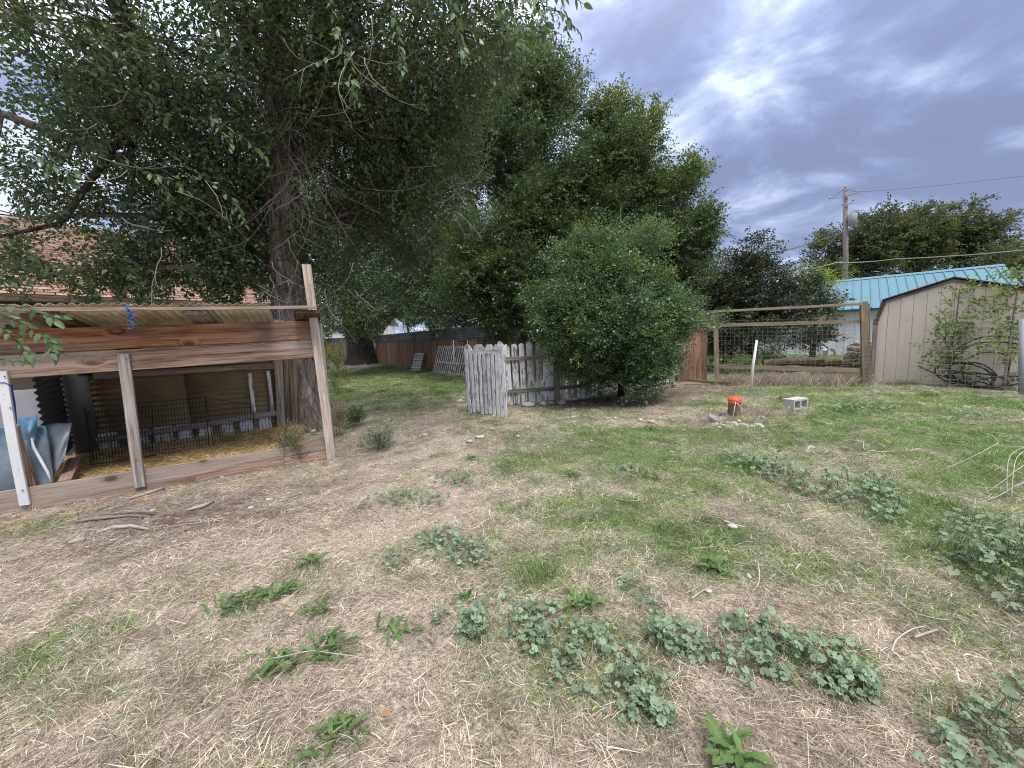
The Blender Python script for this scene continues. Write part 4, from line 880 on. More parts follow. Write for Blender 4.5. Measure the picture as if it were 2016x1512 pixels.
# ================================================================== logs and brush behind the wire fence
rr = random.Random(9)
hc = pt(1692, 715, 11.9); k_ = 0
for lay in range(6):
    nl_ = 8 - lay
    for i in range(nl_):
        r0 = rr.uniform(.06, .10); c = Vector((hc.x + (i - (nl_ - 1) / 2) * .2 + rr.uniform(-.07, .07), hc.y + rr.uniform(-.3, .2), .08 + lay * .14 + rr.uniform(-.02, .03))); an = rr.uniform(-.9, .9)
        d = Vector((math.sin(an) - .25, math.cos(an), rr.uniform(-.22, .22))).normalized() * rr.uniform(.16, .3)
        o = MB().tube([c - d, c - d * .3, c + d], [r0 * .96, r0 * 1.03, r0 * .93], 7).build('log', M['greywood'] if k_ % 4 else M['fir'], None); k_ += 1
        tag(o, 'split firewood log in the heap behind the wire fence, in row %s from the ground' % ('one', 'two', 'three', 'four', 'five', 'six')[lay], 'log', 'logs heaped behind the wire fence')
for i in range(60):
    c = Vector((hc.x + rr.gauss(-.25, .5), hc.y - rr.uniform(.2, .5), 0)); c.z = max(.05, (1 - abs(c.x - hc.x) / 1.1)) * .85 * rr.uniform(.4, 1); d = Vector((rr.uniform(-1, 1), rr.uniform(-.3, .3), rr.uniform(.1, .6))).normalized() * rr.uniform(.2, .5)
    MBR = MB() if i == 0 else MBR; MBR.tube([c - d, c + Vector((0, 0, .03)), c + d], [.02, .017, .008], 5)
tag(MBR.build('brush_heap', M['twig'], None), 'pale broken branches heaped on the firewood behind the wire fence', 'brush', kind='stuff')
for i, (u, v, ln) in enumerate(((1560, 712, 1.5), (1590, 716, 1.7), (1625, 719, 1.4), (1660, 722, 1.3), (1575, 724, 1.6))):
    c = pt(u, v, 11.2); c.z = max(.1, c.z); d = Vector((1, .12 * (i - 2), .04)) * ln / 2
    o = MB().tube([c - d, c, c + d], [.1, .12, .09], 9).build('fallen_log', M['darkwood']); tag(o, ['dark fallen log at the left of the row behind the wire fence', 'dark fallen log second from left behind the wire fence', 'dark fallen log in the middle before the firewood heap', 'dark fallen log lying at the foot of the firewood heap', 'low dark fallen log half hidden in dry weeds'][i], 'log')

# ================================================================== block, capped pipe, stones
a = gp(1562, 809); cb = MB(); Hb, Lb, Db = .19, .39, .19; ang = math.atan2(a.y, a.x) - math.pi / 2
rmz = Matrix.Rotation(ang + R(58), 3, 'Z'); cc_ = a + rmz @ Vector((Lb / 2, Db / 2, 0)) + up * (Hb / 2)
def bx_(x0, x1, z0, z1): cb.box(cc_ + rmz @ Vector(((x0 + x1) / 2, 0, (z0 + z1) / 2)), (x1 - x0, Db, z1 - z0), rmz)
bx_(-Lb / 2, Lb / 2, Hb / 2 - .032, Hb / 2); bx_(-Lb / 2, Lb / 2, -Hb / 2, -Hb / 2 + .032)
for x0 in (-Lb / 2, -.016, Lb / 2 - .032): bx_(x0, x0 + .032, -Hb / 2 + .032, Hb / 2 - .032)
cbo = cb.build('cinder_block', M['concrete']); tag(cbo, 'grey two hole concrete block lying on its side in the grass', 'cinder block')
a = gp(1445, 821)
pp = thing('capped_pipe', 'rusty pipe stub standing in the grass under a tied orange cap', 'pipe', a)
MB().tube([a - up * .05, a + up * .1, a + up * .24, a + up * .27], [.10, .095, .086, .083], 18).build('pipe', M['rust'], pp, True)
ca = a + up * .27; n = 20; prof_ = [(.108, -.045), (.122, -.02), (.112, .0), (.128, .01), (.118, .035), (.08, .062), (.03, .072)]
V = [ca + Vector((r_ * (1 + .06 * math.sin(3 * q + r_ * 30)) * math.cos(q), r_ * (1 + .06 * math.sin(3 * q)) * math.sin(q), z + .006 * math.sin(5 * q))) for (r_, z) in [(x * .84, y * 1.05) for x, y in prof_] for q in np.linspace(0, 2 * math.pi, n, endpoint=False)]
Fs = [(j * n + i, j * n + (i + 1) % n, (j + 1) * n + (i + 1) % n, (j + 1) * n + i) for j in range(len(prof_) - 1) for i in range(n)] + [tuple(range((len(prof_) - 1) * n, len(prof_) * n))]
MB().add(V, Fs).build('cap', M['orange'], pp, True)
MB().tube([ca + Vector((.107 * math.cos(q), .107 * math.sin(q), .0 + .006 * math.sin(3 * q))) for q in np.linspace(0, 6.28, 20)], .006, 5).tube([ca + Vector((-.05, -.12, -.0)), ca + Vector((-.09, -.15, -.14)), a + Vector((-.14, -.2, .02))], .006, 5).tube([ca + Vector((-.03, -.12, 0)), ca + Vector((.03, -.14, -.1)), a + Vector((.09, -.16, .06))], .006, 5).build('tie_string', M['string'], pp, True)
def rock(name, u, v, sx, sy, sz, mat, seed, label=None, group=None, cat='stone', rot_=None, z=0.0):
    r_ = np.random.default_rng(seed); b = bpy.data.meshes.new(name); V = []; n1_, n2_ = 7, 10
    for j in range(n1_ + 1):
        for i in range(n2_):
            th = math.pi * j / n1_; ph = 2 * math.pi * i / n2_; p = Vector((math.sin(th) * math.cos(ph), math.sin(th) * math.sin(ph), math.cos(th)))
            k = 1 + .28 * math.sin(2.1 * p.x + seed) * math.cos(1.7 * p.y + seed * 2) + .12 * math.sin(5 * p.z + 3 * p.x + seed)
            V.append((p.x * k * sx / 2, p.y * k * sy / 2, p.z * k * sz / 2))
    Fs = [(j * n2_ + i, (j + 1) * n2_ + i, (j + 1) * n2_ + (i + 1) % n2_, j * n2_ + (i + 1) % n2_) for j in range(n1_) for i in range(n2_)]
    b.from_pydata(V, [], Fs); b.update(); b.polygons.foreach_set('use_smooth', [True] * len(b.polygons)); b.materials.append(mat)
    p = gp(u, v); o = link(name, b, None, None, Matrix.Translation((p.x, p.y, sz * .25 + z)) @ Matrix.Rotation(seed * 1.3, 4, 'Z') @ (rot_ or Matrix())); 
    return tag(o, label or 'small pale stone lying in the yard dirt', cat, group)
fa = gp(1413, 832) + up * .045; fm = Matrix.Rotation(R(24), 3, 'Y') @ Matrix.Rotation(R(14), 3, 'X')
fp = [(-.17, -.03), (-.08, -.12), (.06, -.13), (.16, -.05), (.13, .08), (-.02, .12), (-.14, .07)]; nf_ = len(fp)
V = [fa + fm @ Vector((x * k, y * k, z + .008 * math.sin(x * 40))) for (z, k) in ((-.02, .92), (-.012, 1.0), (.012, 1.0), (.02, .9)) for x, y in fp]
tag(MB().add(V, [(j_ * nf_ + i_, j_ * nf_ + (i_ + 1) % nf_, (j_ + 1) * nf_ + (i_ + 1) % nf_, (j_ + 1) * nf_ + i_) for j_ in range(3) for i_ in range(nf_)] + [tuple(range(nf_ - 1, -1, -1)), tuple(range(3 * nf_, 4 * nf_))]).build('flat_rock', M['stone_grey']), 'flat grey slab of rock tilted beside the capped pipe', 'stone')
rock('dark_rock', 1421, 820, .16, .14, .1, M['darkmetal'], 8, 'small dark rock between the grey slab and the rusty pipe')
for i in range(22):
    q = random.Random(i); u = 1445 + q.uniform(-55, 60); v = 828 + q.uniform(-3, 16)
    rock('stone', u, v, q.uniform(.06, .13), q.uniform(.06, .1), q.uniform(.04, .08), M['stone_pale'], 30 + i, 'pale rounded stone in the ring around the capped pipe', 'pale stones round the capped pipe')
for i, (u, v, s_, lb2) in enumerate(((1038, 800, .28, 'flat pale rock lying at the foot of the picket fence'), (1070, 797, .2, 'pale rock between two others below the picket fence'), (1084, 795, .18, 'grey rock just left of the fence post foot'), (1105, 795, .2, 'brownish flat rock right of the fence post foot'), (905, 792, .24, 'pale rock behind the left edge of the picket gate'), (912, 786, .2, 'dark rock behind the picket gate edge'), (617, 857, .1, 'white crumpled stone behind the shelter corner post'))):
    rock('rock', u, v, s_, s_ * .7, s_ * .45, M['stone_pale'] if i not in (2, 5) else M['stone_grey'], 60 + i, lb2, z=(.06 if i == 6 else 0))
for i, (u, v, s_) in enumerate(((345, 1067, 5), (332, 1079, 4), (362, 1070, 4), (340, 1098, 5), (136, 1160, 5.5), (537, 1059, 4.5), (562, 1087, 8), (493, 1001, 6), (459, 1040, 4), (531, 985, 7), (437, 941, 5), (568, 972, 4), (343, 1130, 4.5), (252, 1058, 4), (255, 1037, 5), (300, 1006, 6), (385, 1000, 5), (290, 1021, 5), (650, 912, 4.5), (640, 1002, 4), (1240, 972, 4), (945, 862, 9), (1105, 792, 4), (970, 845, 5), (1020, 860, 5), (925, 870, 7), (836, 858, 6), (700, 878, 5), (1442, 1038, 9), (1345, 848, 5), (1596, 882, 6), (1630, 898, 3), (1150, 880, 5), (1130, 822, 6), (1165, 822, 5), (1285, 832, 7), (1262, 828, 6), (1210, 824, 5), (1300, 824, 6), (1475, 1135, 7), (1395, 1165, 7))):
    Yg = gp(u, v).y; s = s_ * 2.2 * Yg / F
    rock('stone', u, v, s, s * .75, s * .42, M['stone_pale'], 100 + i, ('loose pale stone on the dirt close to the shelter base board' if v < 1015 and u < 660 else 'loose pale stone in the dirt and straw below the sticks at the left' if u < 660 else 'loose pale stone on the bare path below the picket gate' if u < 1060 and v < 890 else 'loose pale stone in the row before the big bush' if v < 845 and u < 1320 else 'loose pale stone in the lawn of the right half'), 'small pale stones scattered over the yard')
for i, (pts_, lb2) in enumerate((([(190, 1053), (225, 1043), (262, 1040), (292, 1046)], 'weathered grey branch lying on the dirt before the shelter'), ([(135, 1074), (150, 1069), (168, 1066)], 'short pale stick lying left of the weathered branch'), ([(255, 985), (290, 975), (325, 963)], 'pale bark stick lying just below the base board'), ([(310, 1046), (360, 1037), (430, 1029)], 'thin straight pale stalk right of the weathered branch'), ([(370, 1008), (400, 1000), (420, 990)], 'short weathered stick among stones before the shelter'))):
    P = [gp(u, v) + up * .02 for u, v in pts_]; tag(MB().tube(P, [.012, .02, .016, .008][:len(P)] if i != 3 else .004, 6).build('stick', M['twig'], None, True), lb2, 'stick')
P = [gp(u, v, .0) + up * .025 for u, v in ((148, 1033), (180, 1027), (215, 1024), (255, 1020), (290, 1022))]
tag(MB().tube(P, [.01, .016, .014, .012, .006], 6).tube([p + Vector((.02, .06, .01)) for p in P[1:]], .009, 6).build('branch', M['deadtwig'], None, True), 'forked dark branch on the dirt nearest the shelter', 'branch')
# ================================================================== trees
def bark(name, a, b, c, sc_=1.0):
    m = Mat(name, .95, .1); co = m.coord((9 * sc_, 9 * sc_, 1.6 * sc_), rnd=False); n = m.noise(co, 1.3, 6, .65, .8); f = m.noise(m.coord((40, 40, 14), rnd=False), 1, 4)
    v = m.mt('ADD', m.mt('MULTIPLY', n, .7), m.mt('MULTIPLY', f, .3)); m.base(m.ramp(v, [(.36, a), (.5, b), (.64, c)])).bump(v, 1.0, .05); return m.m
M['bark'] = bark('elm_bark', (.04, .032, .027), (.16, .13, .11), (.33, .29, .26))
M['barkdark'] = bark('dark_bark', (.02, .017, .015), (.06, .05, .043), (.12, .105, .09))
M['leaf_elm'] = leafmat('elm_leaf', (.058, .100, .047), (.125, .195, .055), .32, .36, spec=.55)
M['leaf_bush'] = leafmat('bush_leaf', (.095, .165, .082), (.17, .28, .09), .3, .34, spec=.55)
M['leaf_tree'] = leafmat('tree_leaf', (.070, .114, .055), (.14, .22, .06), .32, .38, spec=.5)
M['leaf_plum'] = leafmat('plum_leaf', (.060, .080, .052), (.09, .11, .05), .2, .4)
M['leaf_lime'] = leafmat('lime_leaf', (.16, .26, .06), (.3, .42, .08), .35, .5)
M['leaf_far'] = leafmat('far_leaf', (.075, .10, .05), (.14, .18, .05), .25, .6)
M['leaf_vine'] = leafmat('vine_leaf', (.14, .21, .075), (.26, .36, .09), .3, .5)
M['leaf_spray'] = leafmat('near_elm_leaf', (.085, .14, .06), (.17, .27, .07), .3, .42, usecol=False, rv=(.7, 1.35))

def template(seed, nl=9, nside=3, droop=.35, ls=.11, flat=.5):
    g_ = np.random.default_rng(seed); P = []; D = []; Nn = []; S = []; tw = []
    def twig(o, d, ln, n, dr):
        s = o.copy(); pts = [s.copy()]; dd = d / np.linalg.norm(d)
        for i in range(n):
            dd = dd + np.array([0, 0, -dr / n]) + g_.normal(0, .06, 3); dd /= np.linalg.norm(dd); s = s + dd * ln / n; pts.append(s.copy())
            side = np.cross(dd, [0, 0, 1.0]); side /= max(1e-6, np.linalg.norm(side)); side *= (1 if i % 2 else -1)
            ld_ = dd * .75 + side * .75 + g_.normal(0, .22, 3) + np.array([0, 0, -.15 * dr]); ld_ /= np.linalg.norm(ld_)
            nn = np.cross(np.cross(dd, side) * 1.0, ld_); up_ = np.array([0, 0, 1.0]) * flat + g_.normal(0, .45, 3); nn = up_ - ld_ * up_.dot(ld_); nn /= np.linalg.norm(nn)
            P.append(s.copy()); D.append(ld_); Nn.append(nn); S.append(ls * g_.uniform(.65, 1.15))
        tw.append(pts); return pts
    m = twig(np.zeros(3), np.array([1, 0, .15]), 1.0, nl, droop)
    for k in range(nside):
        i = g_.integers(1, nl - 2); d = np.array([.7, g_.choice([-1, 1]) * g_.uniform(.5, 1.1), g_.uniform(-.3, .35)]); twig(m[i].copy(), d, g_.uniform(.35, .65), max(3, int(nl * .55)), droop)
    return np.array(P), np.array(D), np.array(Nn), np.array(S), tw
def leafmesh(name, P, D, Nn, S, wr, col, mat, parent, fold=.12):
    Sd = np.cross(Nn, D); l = S[:, None]; w_ = l * wr * .5
    V = np.stack([P, P + D * l * .42 + Sd * w_ + Nn * l * fold, P + D * l - Nn * l * .08, P + D * l * .42 - Sd * w_ + Nn * l * fold], 1).reshape(-1, 3)
    o = link(name, meshnp(name, V, np.arange(len(V)).reshape(-1, 4), mat, np.repeat(col, 4, 0)), parent)
    return tag(o, None, None, kind='stuff')
def rmats(dx, g_, roll=.5):
    """rotation matrices whose x axis is dx and whose z axis is roughly up"""
    dx = dx / np.linalg.norm(dx, axis=1)[:, None]; upv = np.array([0, 0, 1.0]) + g_.normal(0, roll, dx.shape)
    y = np.cross(upv, dx); y /= np.linalg.norm(y, axis=1)[:, None]; z = np.cross(dx, y); return np.stack([dx, y, z], 2)
def trunkmesh(path, rad, nr=40, ridge=.07, seed=1):
    g_ = np.random.default_rng(seed); path = [Vector(p) for p in path]; pts = []; rr_ = []
    for i in range(len(path) - 1):
        for k in range(14): q = k / 14; pts.append(path[i].lerp(path[i + 1], q)); rr_.append(rad[i] * (1 - q) + rad[i + 1] * q)
    pts.append(path[-1]); rr_.append(rad[-1]); n = len(pts); V = np.zeros((n, nr, 3)); ph = np.linspace(0, 2 * np.pi, nr, endpoint=False)
    for i in range(n):
        h = (pts[i] - path[0]).length; flare = 1 + .35 * math.exp(-h * 3.2) * (1 + .35 * np.sin(ph * 5 + seed))
        rg = (fbm(ph * 3.2 + 10, np.full(nr, h * 1.3), 1.6, 3) - .5) * 2; rg = (rg + rg[::-1] * 0); r_ = rr_[i] * flare * (1 + ridge * rg + ridge * .8 * np.abs(np.sin(ph * 9 + h * .9 + 2 * np.sin(h * 2.1 + ph * 2))))
        V[i, :, 0] = pts[i].x + np.cos(ph) * r_; V[i, :, 1] = pts[i].y + np.sin(ph) * r_; V[i, :, 2] = pts[i].z
    i_, j_ = np.meshgrid(np.arange(nr), np.arange(n - 1)); a = (j_ * nr + i_).ravel(); b = (j_ * nr + (i_ + 1) % nr).ravel()
    return V.reshape(-1, 3), np.stack([a, b, b + nr, a + nr], 1)
def tree(name, label, trunk, rad, lobes, leaf, lw, mat, spray=.5, nspray=10, droop=.35, upb=.1, seed=1, barkm='bark', nl=9, nside=3, tint=None, keep=None, ridge=.07, rc=.45, cat='tree', group=None, gap=0.0, trunkname='trunk', shell=.42, flat=.5, twigs=True, yel=0.0, nr=40):
    g_ = np.random.default_rng(seed); root = thing(name, label, cat, Vector((trunk[0][0], trunk[0][1], 0)), group)
    if trunkname: 
        V, Fc = trunkmesh(trunk, rad, nr, ridge, seed); link(trunkname, meshnp(trunkname, V, Fc, M[barkm], None, True), root)
    C = []; O = []; LB = []; mb = MB(); tp = [Vector(p) for p in trunk]
    tt = [tp[i].lerp(tp[i + 1], k / 5) for i in range(len(tp) - 1) for k in range(5)] + [tp[-1]]
    for (u, v, Y, ru, rv, rd, n) in lobes:
        c = pt(u, v, Y); rx = ru * Y / F; rz_ = rv * Y / F
        x = g_.normal(0, 1, (n * 3, 3)); x /= np.linalg.norm(x, axis=1)[:, None]; x *= (g_.random(n * 3) ** shell)[:, None]
        p = np.array(c) + x * np.array([rx, rd, rz_])
        p = p[p[:, 2] > (.25 if rad[0] > .05 else .02)]
        if gap: p = p[fbm(p[:, 0] + p[:, 1] * .6, p[:, 2] + p[:, 1] * .35, 1.0 / gap, 2) > .44]
        if keep is not None: p = p[keep(p)]
        p = p[:n]
        cand_ = [q for q in tt if q.z < c.z + .3] or tt[:1]; s = min(cand_, key=lambda q: (q - c).length + .5 * abs(q.z - (c.z - rz_ * .7)))
        mid = s.lerp(c, .5) + Vector((0, 0, .12 * (c - s).length)); r0 = min(rad[0] * .4, .012 + .018 * (c - s).length)
        Lp = [s.lerp(mid, k / 4).lerp(mid.lerp(c, k / 4), k / 4) for k in range(5)]; mb.tube(Lp, [r0 * (1 - .16 * k) for k in range(5)], 7, False)
        for a in p:
            a = Vector(a); s2 = min(Lp[1:], key=lambda q: (q - a).length); m2 = s2.lerp(a, .55) + Vector((g_.normal(0, .08), g_.normal(0, .08), .08 * (a - s2).length)) ; r1 = min(r0 * .5, .006 + .008 * (a - s2).length)
            mb.tube([s2, m2, a], [r1, r1 * .7, r1 * .4], 4, False)
        C.append(p); O.append(np.tile(np.array(c) - np.array([0, 0, rz_ * .3]), (len(p), 1))); LB.append(np.full(len(p), v))
    C = np.concatenate(C); O = np.concatenate(O); nC = len(C)
    tag(mb.build('branches', M[barkm], root, True), None, None, kind='stuff')
    T = [template(seed * 50 + k, nl, nside, droop, leaf / spray, flat) for k in range(8)]
    ci = np.repeat(np.arange(nC), nspray); n = len(ci); out_ = C[ci] - O[ci]; out_ /= np.linalg.norm(out_, axis=1)[:, None] + 1e-6
    dx = out_ * .7 + g_.normal(0, .65, (n, 3)) + np.array([0, 0, upb]); P0_ = C[ci] + g_.normal(0, rc * .45, (n, 3)); Rm = rmats(dx, g_); sc__ = spray * g_.uniform(.7, 1.2, n)
    ct = g_.normal(1, .14, nC)[ci]; yl = np.clip(g_.normal(0, 1, nC) + yel, 0, 2)[ci] * .34 ; ti = g_.integers(0, 8, n); PP = []; DD = []; NN = []; SS = []; CC_ = []; tw = MB()
    for k in range(8):
        idx = np.where(ti == k)[0]
        if not len(idx): continue
        tP, tD, tN, tS, tT = T[k]; Rk = Rm[idx]; s = sc__[idx][:, None, None]
        PP.append((P0_[idx][:, None] + np.einsum('nij,mj->nmi', Rk, tP) * s).reshape(-1, 3)); DD.append(np.einsum('nij,mj->nmi', Rk, tD).reshape(-1, 3)); NN.append(np.einsum('nij,mj->nmi', Rk, tN).reshape(-1, 3))
        SS.append((tS[None] * sc__[idx][:, None]).ravel()); m = len(tS); c = np.repeat(ct[idx], m) * g_.uniform(.62, 1.36, len(idx) * m); y_ = np.repeat(yl[idx], m)
        CC_.append(np.stack([c * (1 + y_ * 1.1), c * (1 + y_ * .55), c * (1 - y_ * .2)], 1))
        if twigs:
            for i in idx[::4]:
                a = np.array(tT[0])[[0, nl // 3, 2 * nl // 3, -1]] @ Rm[i].T * sc__[i] + P0_[i]; tw.tube(a, [.006, .004, .003, .002], 3, False)
    PP = np.concatenate(PP); DD = np.concatenate(DD); NN = np.concatenate(NN); SS = np.concatenate(SS); CC_ = np.concatenate(CC_)
    if keep is not None: k = keep(PP); PP, DD, NN, SS, CC_ = PP[k], DD[k], NN[k], SS[k], CC_[k]
    if tint is not None: CC_ = tint(PP, CC_)
    ok = PP[:, 2] > .012; PP, DD, NN, SS, CC_ = PP[ok], DD[ok], NN[ok], SS[ok], CC_[ok]
    leafmesh('crown', PP, DD, NN, SS, lw, CC_, mat, root)
    if twigs: tag(tw.build('twigs', M[barkm], root), None, None, kind='stuff')
    return root

# ---- the old elm over the shelter
eb = gp(606, 846)
def keep_elm(P):
    """the low edge of the crown and its right hand end, as volumes in the yard"""
    u, v, d = proj(P); P = np.asarray(P)
    lim = np.interp(u, [-900, 0, 120, 260, 420, 560, 640, 760, 860, 940, 1010, 1100, 1160], [560, 560, 585, 600, 596, 600, 600, 560, 500, 380, 200, 70, -40]) + 26 * np.sin(u / 21.) + 16 * np.sin(u / 7.3 + 1)
    tu = np.interp(v, [0, 60, 300, 520, 600], [540, 545, 556, 562, 575]); bare = (np.abs(u - tu) < 26) & (v > 60) & (v < 470) & (d < eb.y + .6) & (np.random.default_rng(len(u)).random(len(u)) < .6)
    return (v < lim) & (d > 1.6) & ~bare
epts = [eb, eb + Vector((-.06, .02, 1.2)), pt(560, 520, eb.y), pt(556, 300, eb.y), pt(545, 60, eb.y), pt(520, -250, eb.y - .2), pt(500, -520, eb.y - .4)]
el = [(60, 60, 5.2, 210, 150, 1.4, 44), (250, 60, 6.0, 220, 150, 1.6, 44), (150, 270, 6.0, 210, 110, 1.3, 36), (360, 250, 6.2, 200, 150, 1.4, 72), (480, 100, 6.2, 180, 150, 1.4, 70), (330, 430, 6.6, 230, 95, 1.2, 75),
    (60, 430, 6.2, 130, 80, 1.0, 15), (90, 540, 5.6, 150, 45, .8, 25), (330, 545, 6.6, 200, 45, .8, 47), (500, 480, 7.2, 120, 110, 1.0, 55), (640, 90, 5.8, 180, 150, 1.4, 70), (700, 250, 6.4, 160, 140, 1.4, 75),
    (800, 120, 6.2, 170, 130, 1.3, 57), (660, 430, 7.4, 150, 130, 1.2, 70), (790, 400, 8.0, 130, 140, 1.2, 57), (900, 60, 5.6, 150, 80, 1.0, 32), (620, 300, 7.6, 120, 220, 1.0, 57), (850, 260, 7.6, 110, 120, 1.0, 45),
    (300, -260, 5.4, 520, 190, 2.0, 75), (800, -240, 5.6, 330, 150, 1.8, 42), (-250, 150, 5.0, 170, 350, 1.8, 16)]
elm = tree('elm_tree', 'huge old elm with thick furrowed trunk and drooping crown above the animal shelter', epts, [.31, .27, .245, .22, .18, .12, .06], el, .080, .48, M['leaf_elm'], .6, 7, .95, -.3, 11, 'bark', 9, 3, keep=keep_elm, ridge=.10, rc=.34, gap=.6, nr=64, flat=.25)
elm2_limb = MB().tube([epts[2] + Vector((0, 0, -.3)), pt(420, 330, 6.2), pt(300, 180, 5.8), pt(235, 20, 5.4), pt(190, -120, 5.2)], [.14, .12, .11, .10, .08], 12).tube([pt(556, 260, eb.y), pt(660, 60, 6.0), pt(760, -80, 5.6)], [.14, .1, .07], 10).tube([pt(300, 180, 5.8), pt(120, 440, 5.8), pt(-20, 470, 5.6)], [.05, .035, .02], 8)
elm2_limb.build('limb', M['barkdark'], elm, True)
# dead grey twigs hanging along the trunk and at the right end of the crown
def walk(p, d, ln, n, g_, curl=.35, grav=-.1):
    P = [Vector(p)]; d = Vector(d).normalized(); k = Vector(g_.normal(0, curl / n * 2, 3))
    for i in range(n): d = (d + k + Vector(g_.normal(0, curl / math.sqrt(n) * .5, 3)) + Vector((0, 0, grav / n))).normalized(); P.append(P[-1] + d * ln / n)
    return P
g_ = np.random.default_rng(5)
def deadtwig(a, d, ln, r0, parent, mat='deadtwig', grav=-.1, nb=4):
    P = walk(a, d, ln, 9, g_, .9, grav); mb = MB().tube(P, [r0 * (1 - .085 * i) for i in range(10)], 5)
    for k in range(nb):
        i = int(g_.integers(2, 8)); dd = (P[i + 1] - P[i]).normalized() + Vector(g_.normal(0, .55, 3)); Q = walk(P[i], dd, ln * g_.uniform(.2, .5), 6, g_, 1.1, grav); mb.tube(Q, [r0 * .5 * (1 - .13 * j) for j in range(7)], 4)
    return mb.build('dead_twig', M[mat], parent, True)
for i in range(34):
    u = g_.uniform(530, 600); v = g_.uniform(150, 400); a = pt(u, v, eb.y - g_.uniform(.3, .7)); r_ = g_.random()
    d = (g_.normal(.1, .3), -.2, -1.0) if r_ < .65 else (g_.uniform(.3, .9), -.3, -g_.uniform(.6, 1.0))
    deadtwig(a, d, g_.uniform(.9, 2.2), g_.uniform(.005, .013), elm, grav=-.9)
for i in range(8):
    u = g_.uniform(540, 760); v = g_.uniform(-20, 120); a = pt(u, v, g_.uniform(4.0, 5.2)); deadtwig(a, (g_.normal(0, .3), -.1, -1), g_.uniform(.5, 1.3), .005, elm, 'twig', -.3, 3)
for i in range(15):
    u = g_.uniform(820, 900); v = g_.uniform(300, 420); a = pt(u, v, g_.uniform(6.4, 7.2)); deadtwig(a, (g_.uniform(-.3, 1), -.2, g_.normal(-.35, .5)), g_.uniform(.5, 1.2), g_.uniform(.003, .007), elm, 'twig', -.15, 6)
for i in range(8):
    u = g_.uniform(150, 420); v = g_.uniform(150, 500); a = pt(u, v, g_.uniform(4.2, 5.2)); deadtwig(a, (g_.normal(0, .8), -.1, g_.normal(-.4, .3)), g_.uniform(.6, 1.2), .005, elm, 'deadtwig', -.15, 3)
for i in range(14):
    u = g_.uniform(490, 700); v = g_.uniform(560, 660); a = pt(u, v - 60, g_.uniform(5.0, 5.6)); deadtwig(a, (g_.normal(.2, .5), -.1, -1), g_.uniform(.5, 1.0), .004, elm, 'deadtwig', -.15, 3)

# ---- near hanging sprays of the elm: every leaf a piece of its own
def leaf_shape(name, lw=.46, mat=None, teeth=True):
    n = 6; V = []; Fs = []; xs_ = np.linspace(0, 1, n + 1)
    for i, x in enumerate(xs_):
        w_ = lw * .5 * (math.sin(math.pi * min(1, x ** .8)) ** .8) * (1 - .15 * x) if 0 < i < n else 0.0
        z = -.14 * x * x
        V += [(x, w_, z + .28 * w_), (x, 0, z), (x, -w_, z + .28 * w_)]
    for i in range(n):
        b = i * 3; Fs += [(b, b + 1, b + 4, b + 3), (b + 1, b + 2, b + 5, b + 4)]
    me = bpy.data.meshes.new(name); me.from_pydata(V, [], Fs); me.update(); me.validate(); me.materials.append(mat); me.polygons.foreach_set('use_smooth', [True] * len(me.polygons)); return me
LM = leaf_shape('leaf', .5, M['leaf_spray'])
def near_spray(pts, nleaf, size, seed, r0=.004, side=0):
    g2 = np.random.default_rng(seed); P = []
    pts = [Vector(p) for p in pts]
    for i in range(len(pts) - 1):
        for k in range(8): P.append(pts[i].lerp(pts[i + 1], k / 8))
    P.append(pts[-1])
    for i in range(2, len(P) - 1): P[i] = P[i] + Vector(g2.normal(0, .004, 3))
    tw = MB().tube(P, [r0 * (1 - .7 * i / len(P)) for i in range(len(P))], 5); places = []
    def leafs(Q, n, s):
        for i in range(n):
            x = (i + .6) / n * (len(Q) - 1.01); j = int(x); p = Q[j].lerp(Q[j + 1], x - j); d = (Q[j + 1] - Q[j]).normalized(); sd_ = d.cross(Vector((0, -.5, 1))).normalized() * (1 if i % 2 else -1)
            places.append((p, (d * .8 + sd_ * .8 + Vector((0, 0, -.45)) + Vector(g2.normal(0, .2, 3))).normalized(), s * g2.uniform(.8, 1.35)))
    leafs(P, nleaf, size)
    for k in range(side):
        j = int(g2.integers(2, len(P) - 5)); d = (P[j + 1] - P[j]).normalized() + Vector(g2.normal(0, .6, 3)) + Vector((0, 0, -.3)); Q = walk(P[j], d, (P[-1] - P[0]).length * g2.uniform(.2, .4), 6, g2, .3, -.5); tw.tube(Q, r0 * .5, 4); leafs(Q, 7, size * .85)
    par = tw.build('hanging_spray', M['barkdark'], elm, True)
    for (p, d, s) in places:
        nn = (Vector((0, -.5, .8)) + Vector(g2.normal(0, .4, 3))); nn = (nn - d * nn.dot(d)).normalized(); mtx = Matrix((d, nn.cross(d), nn)).transposed().to_4x4()
        link('leaf', LM, par, None, Matrix.Translation(p) @ mtx @ Matrix.Scale(s, 4))
near_spray([pt(-40, 600, 2.7), pt(20, 625, 2.7), pt(70, 650, 2.65), pt(100, 668, 2.6), pt(118, 700, 2.6)], 20, .068, 1, side=2)
near_spray([pt(-40, 610, 2.9), pt(10, 650, 2.9), pt(50, 690, 2.85), pt(70, 712, 2.8)], 14, .06, 2, side=1)
near_spray([pt(-30, 596, 2.6), pt(40, 605, 2.6), pt(85, 618, 2.6), pt(112, 632, 2.6)], 14, .062, 3, side=1)
near_spray([pt(-30, 705, 2.8), pt(10, 708, 2.8), pt(45, 712, 2.8)], 8, .05, 4)
near_spray([pt(930, -30, 2.7), pt(980, 5, 2.7), pt(1020, 45, 2.7), pt(1025, 85, 2.7)], 13, .062, 5, side=1)
near_spray([pt(980, -30, 2.7), pt(1050, 0, 2.7), pt(1110, 30, 2.7), pt(1140, 65, 2.7)], 15, .06, 6, side=2)
